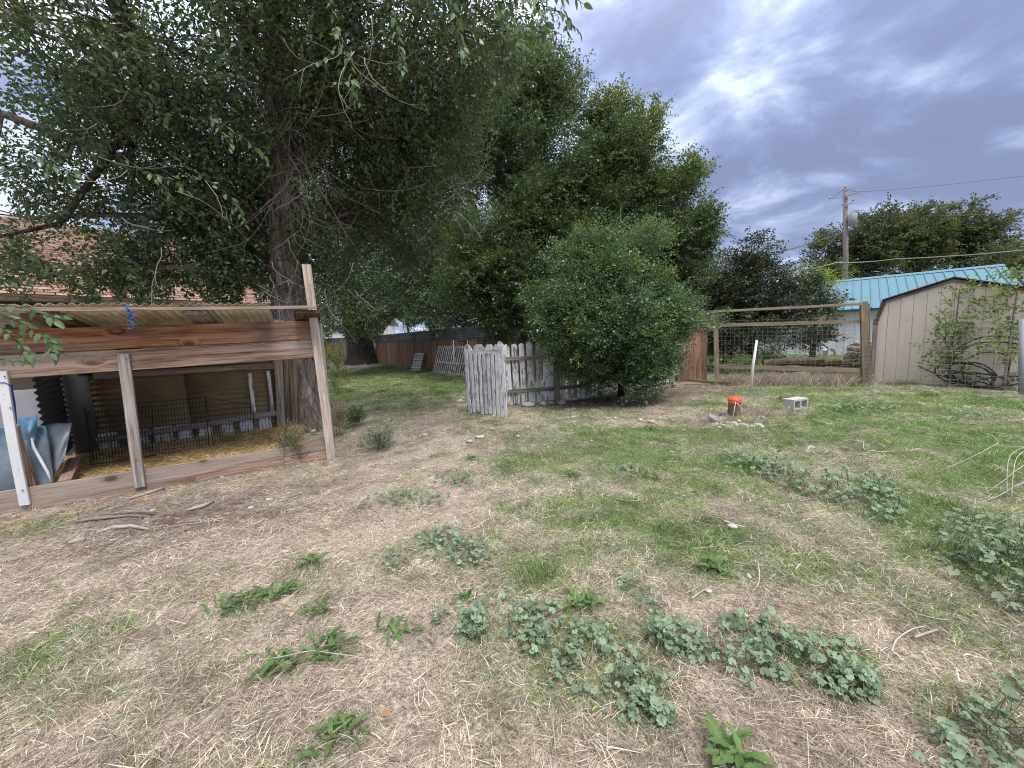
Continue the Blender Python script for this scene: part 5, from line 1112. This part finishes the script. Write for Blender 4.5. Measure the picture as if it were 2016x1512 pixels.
near_spray([pt(1000, -40, 2.7), pt(1080, -10, 2.7), pt(1130, -5, 2.7), pt(1158, 12, 2.7)], 12, .056, 7, side=1)
near_spray([pt(1040, -20, 2.7), pt(1070, 30, 2.7), pt(1082, 80, 2.7)], 10, .06, 8, side=1)
near_spray([pt(860, -40, 2.9), pt(890, 0, 2.9), pt(905, 60, 2.9), pt(915, 110, 2.9)], 12, .06, 9, side=2)
near_spray([pt(640, -20, 3.2), pt(665, 60, 3.2), pt(690, 130, 3.2), pt(702, 200, 3.2)], 16, .064, 10, side=3)
near_spray([pt(760, -20, 3.2), pt(780, 50, 3.2), pt(790, 110, 3.2), pt(796, 150, 3.2)], 14, .06, 11, side=2)
near_spray([pt(400, 210, 3.6), pt(445, 250, 3.6), pt(490, 280, 3.6), pt(530, 320, 3.6)], 14, .062, 12, side=2)
near_spray([pt(230, 300, 3.6), pt(285, 340, 3.6), pt(330, 352, 3.6), pt(380, 385, 3.6)], 14, .062, 13, side=2)
near_spray([pt(60, 300, 3.4), pt(110, 330, 3.4), pt(165, 345, 3.4)], 11, .062, 14, side=2)
near_spray([pt(330, 300, 3.8), pt(400, 350, 3.8), pt(450, 385, 3.8), pt(480, 420, 3.8)], 12, .062, 15, side=2)

# ---- trees behind
fb = gp(716, 717)
ftr = tree('shade_tree', 'large shade tree with thick flared grey trunk at the far end of the lawn', [fb, fb + Vector((-.1, 0, 1.6)), fb + Vector((-.5, 0, 3.5)), fb + Vector((-.3, 0, 7)), fb + Vector((.2, 0, 11))], [.95, .80, .66, .45, .2],
    [(700, 590, 18, 110, 75, 3, 100), (830, 560, 19, 120, 75, 3, 130), (760, 470, 19, 150, 110, 3, 150), (650, 500, 20, 120, 130, 3, 90), (880, 480, 20, 110, 140, 3, 140), (760, 330, 21, 190, 150, 4, 120), (900, 330, 21, 110, 130, 3, 60), (600, 330, 22, 140, 170, 3, 60), (420, 420, 24, 220, 170, 3, 60), (860, 620, 17, 80, 32, 2, 34), (680, 640, 17, 55, 28, 2, 24)],
    .115, .55, M['leaf_tree'], 1.15, 8, .6, -.1, 21, 'barkdark', 9, 3, rc=.9, ridge=.09, twigs=False, keep=lambda P: (lambda u, v, d: v < np.interp(u, [500, 640, 660, 700, 730, 760, 800, 850, 900, 960], [690, 685, 660, 668, 672, 640, 632, 652, 660, 670]) + 10 * np.sin(u / 9.))(*proj(P)))
def top_tint(z0, z1, k=.5):
    """new leaves at the shoot tips high on the crown are yellower"""
    def f(P, C):
        a = np.clip((P[:, 2] - z0) / (z1 - z0), 0, 1)[:, None]; return C * (1 + a * np.array([k * 1.1, k * .8, 0]))
    return f
c3 = gp(1075, 734)
tree('tall_tree', 'tallest dark green tree behind the picket fence in the middle', [c3, c3 + Vector((0, 0, 2)), pt(1060, 380, c3.y), pt(1040, 150, c3.y)], [.3, .26, .18, .06],
    [(985, 190, 14, 90, 80, 1.6, 153), (1085, 215, 14, 62, 80, 1.5, 119), (960, 330, 13.5, 120, 120, 1.6, 153), (1070, 350, 14, 100, 110, 1.6, 142), (1000, 480, 13, 120, 110, 1.6, 187), (1090, 470, 13.5, 95, 100, 1.5, 153), (960, 590, 12.5, 100, 70, 1.3, 125), (1080, 580, 12.5, 110, 80, 1.3, 136), (1030, 140, 14.5, 60, 50, 1, 44)],
    .10, .5, M['leaf_tree'], .58, 8, .45, .12, 31, 'barkdark', 9, 3, rc=.34, gap=1.1, yel=.2, tint=top_tint(8.5, 12.5, .5))
c3 = gp(1230, 728)
tree('broad_tree', 'broad rounded tree rising right of the tallest one behind the bush', [c3, c3 + Vector((0, 0, 2)), pt(1225, 420, c3.y), pt(1215, 250, c3.y)], [.26, .22, .15, .05],
    [(1175, 250, 14, 52, 48, 1.2, 61), (1200, 310, 14, 66, 60, 1.4, 119), (1272, 262, 14, 24, 34, .9, 34), (1165, 390, 14, 85, 80, 1.4, 125), (1240, 350, 14, 44, 44, 1.2, 57), (1200, 480, 13.5, 110, 90, 1.4, 142)],
    .10, .5, M['leaf_tree'], .55, 8, .4, .2, 32, 'barkdark', 9, 3, rc=.32, gap=1.0, yel=.4, tint=top_tint(7.5, 10, .45))
c3 = gp(1345, 728)
tree('side_tree', 'lower rounded tree at the right end of the tall trees, above the wire fence', [c3, c3 + Vector((0, 0, 2)), pt(1345, 480, c3.y), pt(1345, 380, c3.y)], [.22, .18, .12, .04],
    [(1325, 385, 13.5, 42, 48, 1.2, 74), (1345, 445, 13.5, 48, 52, 1.3, 105), (1305, 480, 13.5, 60, 60, 1.3, 112), (1375, 480, 13.5, 28, 40, .9, 37), (1325, 560, 13.5, 48, 50, 1.1, 85)],
    .095, .5, M['leaf_tree'], .5, 8, .35, .2, 33, 'barkdark', 9, 3, rc=.3, gap=.9, yel=.5, tint=top_tint(5.5, 8, .4))
bb_ = gp(1225, 780)
tree('green_bush', 'big round green bush growing over the white picket fence', [bb_, bb_ + Vector((.05, 0, 1.2)), pt(1210, 520, bb_.y)], [.09, .07, .03],
    [(1160, 510, 8.3, 22, 38, .6, 26), (1200, 470, 8.3, 20, 34, .5, 20), (1262, 495, 8.3, 24, 38, .6, 26), (1170, 562, 8.2, 52, 60, .8, 52), (1240, 570, 8.1, 54, 48, .9, 54), (1125, 612, 8.2, 46, 38, .7, 38), (1215, 610, 7.9, 100, 72, 1.0, 100), (1300, 618, 8.3, 28, 36, .7, 28), (1090, 640, 8.1, 46, 28, .6, 34), (1150, 660, 7.9, 62, 50, .9, 64), (1240, 690, 7.8, 92, 62, 1.0, 96), (1320, 645, 8.2, 38, 34, .7, 32), (1280, 700, 8.1, 32, 34, .7, 28), (1225, 745, 8.0, 60, 30, .8, 40), (1345, 615, 8.3, 20, 30, .4, 12), (1165, 735, 8.0, 50, 40, .7, 40), (1272, 742, 8.0, 34, 34, .7, 28), (1225, 770, 7.9, 60, 18, .6, 26), (1120, 690, 8.1, 40, 34, .6, 26), (1150, 465, 8.3, 7, 26, .2, 5), (1196, 452, 8.3, 7, 26, .2, 6), (1262, 465, 8.3, 7, 26, .2, 5), (1300, 495, 8.3, 7, 22, .2, 5), (1110, 520, 8.3, 8, 20, .2, 4), (1385, 640, 8.3, 14, 12, .2, 4), (1062, 655, 8.1, 16, 12, .2, 5), (1060, 600, 8.2, 12, 12, .2, 4)],
    .058, .52, M['leaf_bush'], .42, 8, .15, .6, 41, 'barkdark', 10, 3, rc=.16, yel=.0, gap=.45, tint=top_tint(2.6, 4.4, .4), shell=.35, keep=lambda P: (lambda u, v, d: v < np.interp(u, [1000, 1060, 1140, 1290, 1340, 1400], [690, 715, 800, 795, 745, 690]) + 8 * np.sin(u / 5.))(*proj(P)))
c3 = pt(1476, 700, 13.2); c3.z = 0
tree('plum_tree', 'dark purple leaved tree behind the wire fence', [c3, c3 + Vector((.1, 0, 1.2)), c3 + Vector((.1, 0, 2.6))], [.2, .16, .08],
    [(1470, 560, 13, 70, 60, 1.3, 60), (1430, 600, 13, 52, 48, 1.1, 38), (1530, 590, 13, 66, 50, 1.2, 50), (1590, 610, 12.6, 42, 48, .9, 30), (1480, 640, 12.6, 70, 50, 1.1, 50), (1480, 510, 13, 36, 28, .8, 14), (1440, 700, 12.6, 50, 50, .8, 44), (1590, 655, 12.4, 34, 25, .6, 12)],
    .08, .6, M['leaf_plum'], .42, 9, .4, .1, 51, 'barkdark', 9, 3, rc=.24, gap=.7)
c3 = pt(1600, 700, 15.5); c3.z = 0
tree('lime_green_tree', 'small bright lime green tree between the dark purple tree and the teal roof', [c3, c3 + Vector((0, 0, 2)), pt(1602, 560, 15.5)], [.1, .08, .04],
    [(1603, 570, 15.5, 34, 32, .8, 26), (1600, 620, 15.5, 26, 30, .7, 12)], .08, .5, M['leaf_lime'], .5, 8, .3, .3, 52, 'barkdark', 8, 2, rc=.35)
c3 = pt(1790, 640, 40); c3.z = 0
tree('big_far_tree', 'big spreading tree beyond the teal roofed house', [c3, c3 + Vector((0, 0, 4)), pt(1790, 500, 40)], [.5, .4, .2],
    [(1660, 500, 40, 62, 42, 3, 44), (1720, 470, 40, 52, 44, 3, 44), (1795, 462, 40, 56, 36, 3, 46), (1865, 456, 40, 50, 36, 3, 42), (1925, 470, 40, 40, 40, 3, 28), (1760, 520, 40, 110, 40, 3, 64), (1880, 510, 40, 90, 42, 3, 54), (1640, 530, 40, 40, 30, 2, 20)],
    .26, .6, M['leaf_far'], 1.2, 9, .4, .1, 61, 'barkdark', 8, 3, rc=.8, gap=2.2, twigs=False)
c3 = pt(1990, 640, 34); c3.z = 0
tree('yellowish_tree', 'pale yellowish tree at the right edge behind the teal roof', [c3, c3 + Vector((0, 0, 3)), pt(1990, 540, 34)], [.3, .2, .1], [(1975, 520, 34, 45, 28, 2, 26), (2030, 520, 34, 50, 35, 2, 26)], .2, .6, M['leaf_far'], 1.0, 7, .4, .1, 62, 'barkdark', 8, 3, rc=.9, twigs=False)
# low trees that close the view beyond the fences
for i, (u, v, Y, ru, rv, lb2, n) in enumerate(((560, 640, 30, 90, 60, 'dark shrubby tree behind the shelter, left of the far trunk', 40), (990, 580, 19, 120, 100, 'dense low tree just behind the back fence left of the bush', 130), (1130, 660, 18, 90, 50, 'dense low tree behind the fence hidden by the bush', 50), (1400, 600, 20, 50, 50, 'dark low tree behind the plum tree and the short brown fence', 40), (500, 560, 26, 100, 90, 'dark tree behind the shingled roof and the elm trunk', 50), (800, 600, 34, 130, 60, 'hazy far tree beyond the lawn fence', 70), (1500, 640, 26, 70, 30, 'dark shrubs along the white house wall', 26))):
    c3 = pt(u, v, Y); c3.z = 0; tree('background_tree', lb2, [c3, c3 + Vector((0, 0, 1.5)), pt(u, v, Y)], [.15, .12, .06], [(u, v, Y, ru, rv, 2, n)], .16, .55, M['leaf_tree'], 1.0, 8, .5, 0, 70 + i, 'barkdark', 9, 3, rc=.7, twigs=False)
# climbers and saplings on the tan shed
for i, (pts_, lo_, lb2) in enumerate((([(1868, 762), (1873, 690), (1884, 620), (1890, 570)], [(1888, 588, 30, 22, 8), (1872, 620, 30, 26, 9), (1868, 665, 28, 22, 7), (1845, 690, 28, 18, 8), (1880, 715, 45, 30, 14), (1900, 650, 20, 30, 5)], 'leafy climbing sapling against the middle of the tan shed'), ([(1975, 764), (1985, 700), (1995, 620), (2004, 560)], [(1990, 570, 34, 26, 10), (1968, 600, 26, 20, 6), (1960, 640, 26, 24, 6), (2000, 660, 34, 50, 10), (1940, 690, 28, 24, 7), (2010, 730, 30, 30, 7)], 'leafy sapling at the right edge before the tan shed'))):
    tp_ = [hw(u, v, .3) for u, v in pts_]; Y = tp_[1].y; tp_[0].z = 0
    tree('shed_sapling', lb2, tp_, [.02, .018, .012, .006], [(u, v, Y, ru, rv, .16, n) for (u, v, ru, rv, n) in lo_], .075, .62, M['leaf_vine'], .26, 3, .3, .2, 90 + i, 'bark', 5, 1, rc=.14, cat='sapling', trunkname='stem', ridge=.02, nr=10)
# feathery weeds by the shelter
def weed(name, label, u, v, Y, ru, rv, n, leaf, lw, mat, seed, spray=.16, upb=1.0, cat='weed', nl=9):
    b = gp(u, v); c = pt(u, v - rv, b.y); return tree(name, label, [b, c], [.006, .004], [(u, v - rv, b.y, ru, rv, ru * b.y / F * .8, n)], leaf, lw, mat, spray, 7, .1, upb, seed, 'bark', nl, 2, rc=.08, cat=cat, trunkname='stem', nr=6, shell=.6)
M['leaf_weed'] = leafmat('feathery_weed_leaf', (.13, .17, .085), (.2, .26, .1), .3, .6); M['leaf_greyweed'] = leafmat('grey_weed_leaf', (.17, .22, .15), (.2, .26, .14), .2, .6); M['leaf_dryweed'] = leafmat('dry_weed_leaf', (.28, .25, .15), (.3, .28, .15), .2, .6)
weed('feathery_weed', 'feathery dark green weed growing in front of the shelter base board', 569, 915, 0, 22, 34, 30, .028, .16, M['leaf_weed'], 201)
weed('grey_weed', 'grey green low weed on the path right of the shelter', 745, 886, 0, 30, 14, 26, .035, .2, M['leaf_greyweed'], 202)
weed('path_weed', 'sparse olive weed at the foot of the shelter corner post', 668, 860, 0, 14, 30, 22, .03, .25, M['leaf_dryweed'], 203)
weed('elm_sucker', 'young leafy elm sucker just right of the shelter post', 664, 775, 0, 24, 48, 26, .045, .5, M['leaf_vine'], 204, .25)
weed('elm_sucker', 'short dark leafy sprig on the bare ground past the shelter corner', 700, 842, 0, 20, 12, 10, .045, .5, M['leaf_bush'], 205, .2)
weed('gate_weed', 'leafy pale green weed behind the white leaning stick', 1466, 752, 0, 22, 20, 24, .05, .5, M['leaf_lime'], 206, .25)
weed('gate_weed', 'dark leafy weed behind the wire fence left of the logs', 1515, 735, 0, 26, 18, 26, .05, .5, M['leaf_bush'], 207, .25)
# tall dry weeds along the wire fence
dv = (G1 - G0); k = rng.random(230); P_ = np.array([[*(G0 + dv * float(.12 + .86 * q) + Vector((rng.normal(0, .22), rng.normal(0, .22), 0)))[:2], 0.0] for q in k])
scatter('tall_dry_weeds', 'tall tangled brown dry weeds growing through the foot of the wire fence', 'dry weeds', P_, rng.uniform(.55, 1.0, len(P_)), cta, 81)
k = rng.random(60); P_ = np.array([[*(S0 + (S1 - S0) * float(q) + sn * abs(rng.normal(.15, .12)))[:2], 0.0] for q in k]); scatter('shed_foot_weeds', 'short dry weeds along the foot of the tan shed', 'dry weeds', P_, rng.uniform(.25, .45, 60), cta, 82)
P_ = np.array([[*gp(1500 + rng.normal(0, 25), 818 + rng.normal(0, 8))[:2], 0] for _ in range(40)] + [[*gp(1400 + rng.normal(0, 40), 835 + rng.normal(0, 8))[:2], 0] for _ in range(36)]); scatter('dry_tuft', 'pale dry grass standing round the capped pipe and concrete block', 'dry grass', P_, rng.uniform(.25, .5, len(P_)), cta, 83)
# ================================================================== mallow and dandelions in the yard: leaves one by one
M['mallow'] = leafmat('mallow_leaf', (.225, .30, .19), (.24, .34, .14), .18, .6, usecol=False, rv=(.62, 1.3), spec=.25)
M['dand'] = leafmat('dandelion_leaf', (.11, .19, .06), (.24, .38, .08), .22, .5, usecol=False, rv=(.7, 1.25))
M['mallow_j'] = leafmat('mallow_leaf_far', (.21, .285, .175), (.22, .34, .12), .18, .6)
def mallow_leaf():
    n = 15; V = [(0, 0, -.10)]; 
    for i in range(n):
        a = math.pi * (.12 + 1.76 * i / (n - 1)) - math.pi; r_ = .5 * (1 + .10 * math.cos(i * math.pi)) * (1 if 0 < i < n - 1 else .75); V.append((math.cos(a) * r_, math.sin(a) * r_, .035 * (1 if i % 2 else -1) - .02 + .05 * r_))
    Fs = [(0, i, i + 1) for i in range(1, n)]; return np.array(V), Fs
mlV, mlF = mallow_leaf(); mlM = meshnp('leaf', mlV, [list(f) for f in mlF], M['mallow'], None, True)
def mallow(label, u, v, ru, rv, n, seed, size=.042, h=.16, single=True, group='mallow patches', slant=0.0, blobs=None):
    g2 = np.random.default_rng(seed); c = gp(u, v); root = thing('mallow_plant', label, 'weed', (c.x, c.y, 0)); st = MB(); PL = []
    blobs = blobs or [(0, 0, 1, 1)]
    for k in range(n):
        bx, by, br, bs = blobs[int(g2.integers(len(blobs)))]
        a = g2.random() * 6.283; r_ = g2.random() ** .55 * (1.08 if g2.random() < .75 else 1.5); uu = u + ru * (bx + br * r_ * math.cos(a)); vv = v + rv * (by + bs * r_ * math.sin(a)) + slant * ru * (bx + br * r_ * math.cos(a))
        p = gp(uu, vv)
        if fbm(np.array([p.x]), np.array([p.y]), 13.0, 2)[0] < (.42 if single else .3): continue
        hh = h * max(.12, (1 - .7 * r_ * r_)) * g2.uniform(.15, 1.15); p.z = .02 + hh; PL.append((p, r_))
        if k % 2 == 0 or single: q = p + Vector((g2.normal(0, .04), g2.normal(0, .05), -hh - .02)); st.tube([q, q.lerp(p, .6) + Vector((g2.normal(0, .01), g2.normal(0, .01), 0)), p], .0012 if single else .002, 3, False)
    tag(st.build('stems', M['stemg'], root), None, None, kind='stuff'); VV = []; CC = []
    for k, (p, r_) in enumerate(PL):
        nn = Vector((g2.normal(0, .5), g2.normal(-.25, .5), 1)).normalized(); mtx = nn.to_track_quat('Z', 'Y').to_matrix().to_4x4() @ Matrix.Rotation(g2.random() * 6.28, 4, 'Z'); s = size * g2.uniform(.45, 1.15)
        mt_ = Matrix.Translation(p) @ mtx @ Matrix.Scale(s, 4)
        if single and k < 290: link('leaf', mlM, root, None, mt_)
        else: A_ = np.array(mt_); VV.append(mlV @ A_[:3, :3].T + A_[:3, 3]); CC.append(np.full((len(mlV), 3), g2.uniform(.72, 1.2)))
    if VV: FF = [[i + j * len(mlV) for i in f] for j in range(len(VV)) for f in mlF]; tag(link('leaves', meshnp('leaves', np.concatenate(VV), FF, M['mallow_j'], np.concatenate(CC), True), root), None, None, kind='stuff')
    return root
M['stemg'] = plain('green_stem', (.12, .16, .07), .7, .2, .2)
mallow('round leaved mallow patch left of centre, between dandelions and the lawn', 898, 1085, 78, 42, 320, 1, .033, .09, blobs=[(0, 0, .8, .8), (-.4, -.5, .5, .5), (.3, .2, .6, .6)])
mallow('large foreground mallow patch spreading down right from the middle', 1165, 1310, 165, 95, 560, 2, .035, .07, slant=.18, blobs=[(-.45, -.25, .5, .5), (.1, .1, .6, .6), (.55, .4, .4, .5), (.7, .8, .25, .3), (-.1, -.4, .6, .4)])
mallow('dense mallow patch in the foreground left of the large one', 1020, 1228, 100, 66, 400, 3, .034, .09, blobs=[(-.2, 0, .7, .8), (.5, .1, .5, .6), (-.9, .2, .4, .3)])
mallow('tall tipped mallow patch above the large foreground one', 1300, 1225, 92, 58, 330, 4, .033, .10, slant=.3, blobs=[(-.5, -.3, .5, .8), (.4, .4, .6, .5), (.0, .8, .6, .4)])
mallow('wide dense mallow patch at the lower right of the yard', 1545, 1300, 165, 74, 620, 5, .034, .11, slant=.12, blobs=[(0, 0, .8, .7), (-.5, .0, .45, .6), (.35, .2, .6, .6), (.8, .6, .3, .3), (-.3, -.6, .4, .3)])
mallow('small thin mallow patch on bare straw below the shelter corner', 805, 988, 62, 14, 120, 6, .036, .09, False)
mallow('little mallow patch near the path, above the small thin one', 897, 945, 38, 12, 90, 7, .036, .08, False)
mallow('long tall mallow strip across the lawn at the right', 1580, 955, 150, 26, 620, 8, .045, .24, False, slant=.30, blobs=[(-.7, -.05, .4, .6), (-.3, 0, .45, .7), (.15, .1, .5, .8), (.7, -.15, .5, 1.2), (1.05, -.3, .35, 1.0)])
mallow('tall dark mallow clump at the right edge of the picture', 1985, 1130, 125, 75, 560, 9, .046, .33, True, slant=.35, blobs=[(-.6, -.2, .45, .6), (0, .1, .7, .8), (.5, 0, .6, .9)])
mallow('mallow patch on the lawn right of the concrete block', 1690, 808, 66, 8, 190, 10, .045, .12, False)
mallow('thin mallow patch on the lawn far right', 1905, 824, 50, 9, 110, 11, .045, .10, False)
mallow('sparse mallow patch in the lower right corner', 1985, 1440, 90, 70, 150, 12, .042, .14)
mallow('small mallow plant in the straw left of the first large patch', 770, 1108, 36, 16, 60, 13, .030, .07)
mallow('low mallow plant at the lawn edge, middle of the yard', 1245, 932, 40, 8, 70, 14, .038, .08, False)
mallow('small mallow plant lowest in the corner by the big weeds', 1880, 1490, 50, 40, 50, 15, .042, .1)
mallow('tiny mallow plant between two dandelions in the straw', 870, 1222, 18, 12, 22, 16, .036, .06)
# dandelion rosettes
def dleaf(seed):
    r_ = random.Random(seed); n = 9; V = []; Fs = []
    for i in range(n + 1):
        x = i / n; w_ = (.05 + .13 * x ** .8 * (1.25 - x) * 2.0) * (1 if i % 2 else .62) if i < n else .0; z = .42 * math.sin(x * 2.2) * .6 - .15 * x * x; w_ *= .72; V += [(x, w_, z + .03), (x, 0, z), (x, -w_ * r_.uniform(.8, 1.1), z + .03)]
    for i in range(n): b = i * 3; Fs += [(b, b + 1, b + 4, b + 3), (b + 1, b + 2, b + 5, b + 4)]
    me = bpy.data.meshes.new('leaf'); me.from_pydata(V, [], Fs); me.update(); me.validate(); me.polygons.foreach_set('use_smooth', [True] * len(me.polygons)); me.materials.append(M['dand']); return me
DL = [dleaf(i) for i in range(3)]
def rosette(label, u, v, n, size, seed, spread=0.0):
    g2 = np.random.default_rng(seed); c = gp(u, v); root = thing('dandelion', label, 'weed', (c.x, c.y, 0))
    n = int(n * 1.5)
    for i in range(n):
        a = i / n * 6.28 * 2.4 + g2.normal(0, .3); e = g2.uniform(-.05, .55); p = c + Vector((g2.normal(0, spread + .012), g2.normal(0, spread * .5 + .012), .012)); d = Vector((math.cos(a) * math.cos(e), math.sin(a) * math.cos(e), math.sin(e)))
        nn = (Vector((0, 0, 1)) + Vector(g2.normal(0, .25, 3))); nn = (nn - d * nn.dot(d)).normalized(); mtx = Matrix((d, nn.cross(d), nn)).transposed().to_4x4()
        link('leaf', DL[int(g2.integers(3))], root, None, Matrix.Translation(p) @ mtx @ Matrix.Scale(size * .9 * g2.uniform(.45, 1.15), 4))
rosette('dandelion rosette beside a white pebble, topmost of those in the straw', 612, 1112, 14, .12, 1, .03)
rosette('leftmost dandelion rosette of the row in the straw', 450, 1205, 15, .11, 2, .03)
rosette('dandelion rosette second from left in the row in the straw', 490, 1186, 14, .10, 3, .03)
rosette('dandelion rosette third in the row in the straw', 535, 1176, 15, .10, 4, .03)
rosette('dandelion rosette at the right end of the row in the straw', 575, 1166, 13, .10, 5, .03)
rosette('dandelion rosette just right of the end of the row', 627, 1206, 14, .10, 6, .02)
rosette('spreading dandelion above the bent white twig', 655, 1283, 20, .11, 7, .045)
rosette('bushy dandelion under the bent white twig end', 545, 1322, 24, .11, 8, .045)
rosette('pale leaved dandelion left of the mallow patches', 778, 1255, 15, .10, 9, .025)
rosette('bright dandelion left above the dense mallow patch', 917, 1183, 16, .09, 10, .02)
rosette('bright feathery dandelion between the mallow patches', 1148, 1195, 22, .11, 11, .025)
rosette('bright green dandelion alone in the yard right of centre', 1397, 1122, 24, .12, 12, .03)
rosette('dark dandelion in the grass at the bottom left of centre', 662, 1455, 20, .10, 13, .035)
rosette('broad leaved dandelion cut by the bottom edge of the picture', 1440, 1505, 22, .13, 14, .03)
rosette('small green rosette on the path below the picket gate', 925, 905, 12, .12, 15, .03)
rosette('small green rosette in the lawn above the long mallow strip', 1130, 940, 12, .12, 16, .03)
# fallen sticks and dead branches
def gpath(pts_, z=.02): return [gp(u, v) + up * z for u, v in pts_]
def smooth(P):
    Q = []
    for i in range(len(P) - 1):
        a_, b_, c__, d_ = P[max(i - 1, 0)], P[i], P[i + 1], P[min(i + 2, len(P) - 1)]
        for k in range(5):
            q = k / 5; Q.append(.5 * ((2 * b_) + (c__ - a_) * q + (2 * a_ - 5 * b_ + 4 * c__ - d_) * q * q + (-a_ + 3 * b_ - 3 * c__ + d_) * q ** 3))
    return Q + [P[-1]]
for (pts_, r0, z, m, lb2) in (([(512, 1318), (555, 1312), (615, 1300), (650, 1304), (700, 1311), (721, 1320), (718, 1345), (690, 1378)], .0032, .05, 'twigw', 'bent white bare twig lying over the dandelions'),
    ([(640, 1405), (700, 1382), (740, 1352)], .0022, .035, 'twigw', 'thin pale straw stalk crossing below the bent white twig'),
    ([(1492, 1118), (1495, 1140), (1492, 1160), (1482, 1173)], .006, .03, 'twigw', 'curved bleached twig right of the lone dandelion'),
    ([(1362, 1188), (1378, 1176), (1396, 1166)], .006, .03, 'twigw', 'short white twig below the lone dandelion'),
    ([(1540, 1132), (1580, 1152), (1602, 1163), (1625, 1158), (1628, 1150)], .004, .03, 'twigw', 'forked pale twig in the bare patch'),
    ([(1440, 1112), (1480, 1118), (1520, 1122)], .008, .02, 'deadtwig', 'brown bark stick right of the lone dandelion'),
    ([(1415, 1040), (1425, 1060), (1445, 1077)], .004, .03, 'twig', 'thin curved twig above the lone dandelion'),
    ([(1425, 1030), (1445, 1037), (1466, 1043)], .012, .02, 'twigw', 'flat pale wood chip stick in the middle right straw'),
    ([(1762, 1190), (1800, 1216), (1840, 1228), (1870, 1232)], .0035, .03, 'twigw', 'long thin white twig right of the wide mallow patch'),
    ([(1755, 1295), (1765, 1270), (1795, 1250), (1820, 1244)], .006, .03, 'twigw', 'bent bleached stick lying right of the wide mallow patch'),
    ([(1800, 1262), (1820, 1255), (1845, 1247)], .010, .02, 'greywood_', 'short grey wood stick beside the bent bleached one'),
    ([(1715, 890), (1735, 893), (1760, 891)], .010, .02, 'twigw', 'short white stick in the dirt patch on the lawn'),
    ([(1700, 876), (1701, 889), (1720, 893)], .008, .03, 'twigw', 'small bent pale stick left in the dirt patch on the lawn'),
    ([(1575, 995), (1605, 990), (1612, 1000), (1600, 1008)], .003, .04, 'twigw', 'thin looped twig at the edge of the mallow strip'),
    ([(1395, 1000), (1440, 1008), (1468, 1020), (1473, 1035)], .003, .04, 'twigw', 'thin arched twig lying left of the mallow strip'),
    ([(1210, 985), (1235, 990), (1260, 990)], .010, .02, 'twig', 'small weathered stick in the middle of the yard'),
    ([(1285, 1380), (1290, 1400), (1300, 1412)], .003, .03, 'twig', 'short thin twig below the large mallow patch'),
    ([(640, 1010), (700, 1000), (760, 1012)], .004, .02, 'deadtwig', 'thin dark twig on the straw below the shelter corner'),
    ([(560, 1145), (620, 1150), (700, 1146)], .003, .02, 'deadtwig', 'thin brown twig above the dandelion row'),
    ([(1480, 930), (1500, 935), (1522, 936)], .008, .02, 'twigw', 'yellowish stick lying at the left foot of the mallow strip'),
    ([(1360, 1090), (1420, 1083), (1500, 1085)], .003, .03, 'twig', 'long thin straight twig across the middle right straw')):
    M.setdefault('greywood_', M['twig']); P = smooth(gpath(pts_, z)); tag(MB().tube(P, [r0 * .72 * (1 - .5 * i / len(P)) for i in range(len(P))], 6).build('twig', M[m], None, True), lb2, 'twig')
db = thing('dead_branch', 'bleached bare dead branch with many curved twigs reaching in from the right edge', 'branch', gp(2030, 985))
def b3(L_): return smooth([gp(u, v + h * 60) + up * h for u, v, h in L_])
for L_ in ([(2060, 925, .30), (2016, 917, .26), (1960, 910, .24), (1915, 900, .2), (1880, 885, .14)], [(2040, 930, .3), (1990, 905, .34), (1935, 890, .32), (1890, 876, .3)], [(2016, 917, .28), (1985, 925, .2), (1980, 950, .1), (1984, 975, .02)], [(1960, 905, .25), (1920, 915, .15), (1880, 922, .06), (1850, 930, .02)],
    [(2060, 955, .22), (2010, 965, .1), (1960, 985, .04), (1900, 1000, .02), (1830, 1008, .01)], [(2050, 940, .3), (2000, 955, .2), (1970, 965, .1), (1940, 975, .03)], [(2030, 925, .3), (1995, 940, .25), (1990, 985, .05)], [(1935, 890, .3), (1950, 895, .28), (1960, 903, .25)], [(2050, 1035, .12), (2000, 1032, .08), (1950, 1040, .03)], [(2040, 960, .2), (2005, 975, .12), (1975, 970, .06), (1915, 962, .02)]):
    P = b3(L_); MB().tube(P, [.004 * (1 - .65 * i / len(P)) for i in range(len(P))], 5).build('branchlet', M['twigw'], db, True)
for (pts_, lb2) in (([(1975, 835), (2000, 833), (2030, 832)], 'thin pale stalk lying on the lawn at the far right'),):
    tag(MB().tube(gpath(pts_, .04), .006, 5).build('twig', M['twigw'], None, True), lb2, 'twig')
# a few fallen leaves
FLm = [leaf_shape('fallen_leaf', .6, plain('brown_leaf', (.36, .17, .09), .8, .2, .2, 30)), leaf_shape('fallen_leaf', .55, plain('yellow_leaf', (.45, .36, .13), .8, .2, .2, 30))]
for i, (u, v, k, lb2) in enumerate(((752, 1418, 0, 'orange brown fallen leaf in the dry grass at the bottom'), (571, 1222, 1, 'yellow fallen leaf below the dandelion row'), (1478, 1153, 1, 'yellowish fallen leaf beside the curved bleached twig'), (1178, 1403, 1, 'tan fallen leaf under the large mallow patch'))):
    p = gp(u, v) + up * .03; o = link('fallen_leaf', FLm[k], None, None, Matrix.Translation(p) @ Matrix.Rotation(1.2 * i, 4, 'Z') @ Matrix.Rotation(.4, 4, 'X') @ Matrix.Scale(.034, 4)); tag(o, lb2, 'leaf')
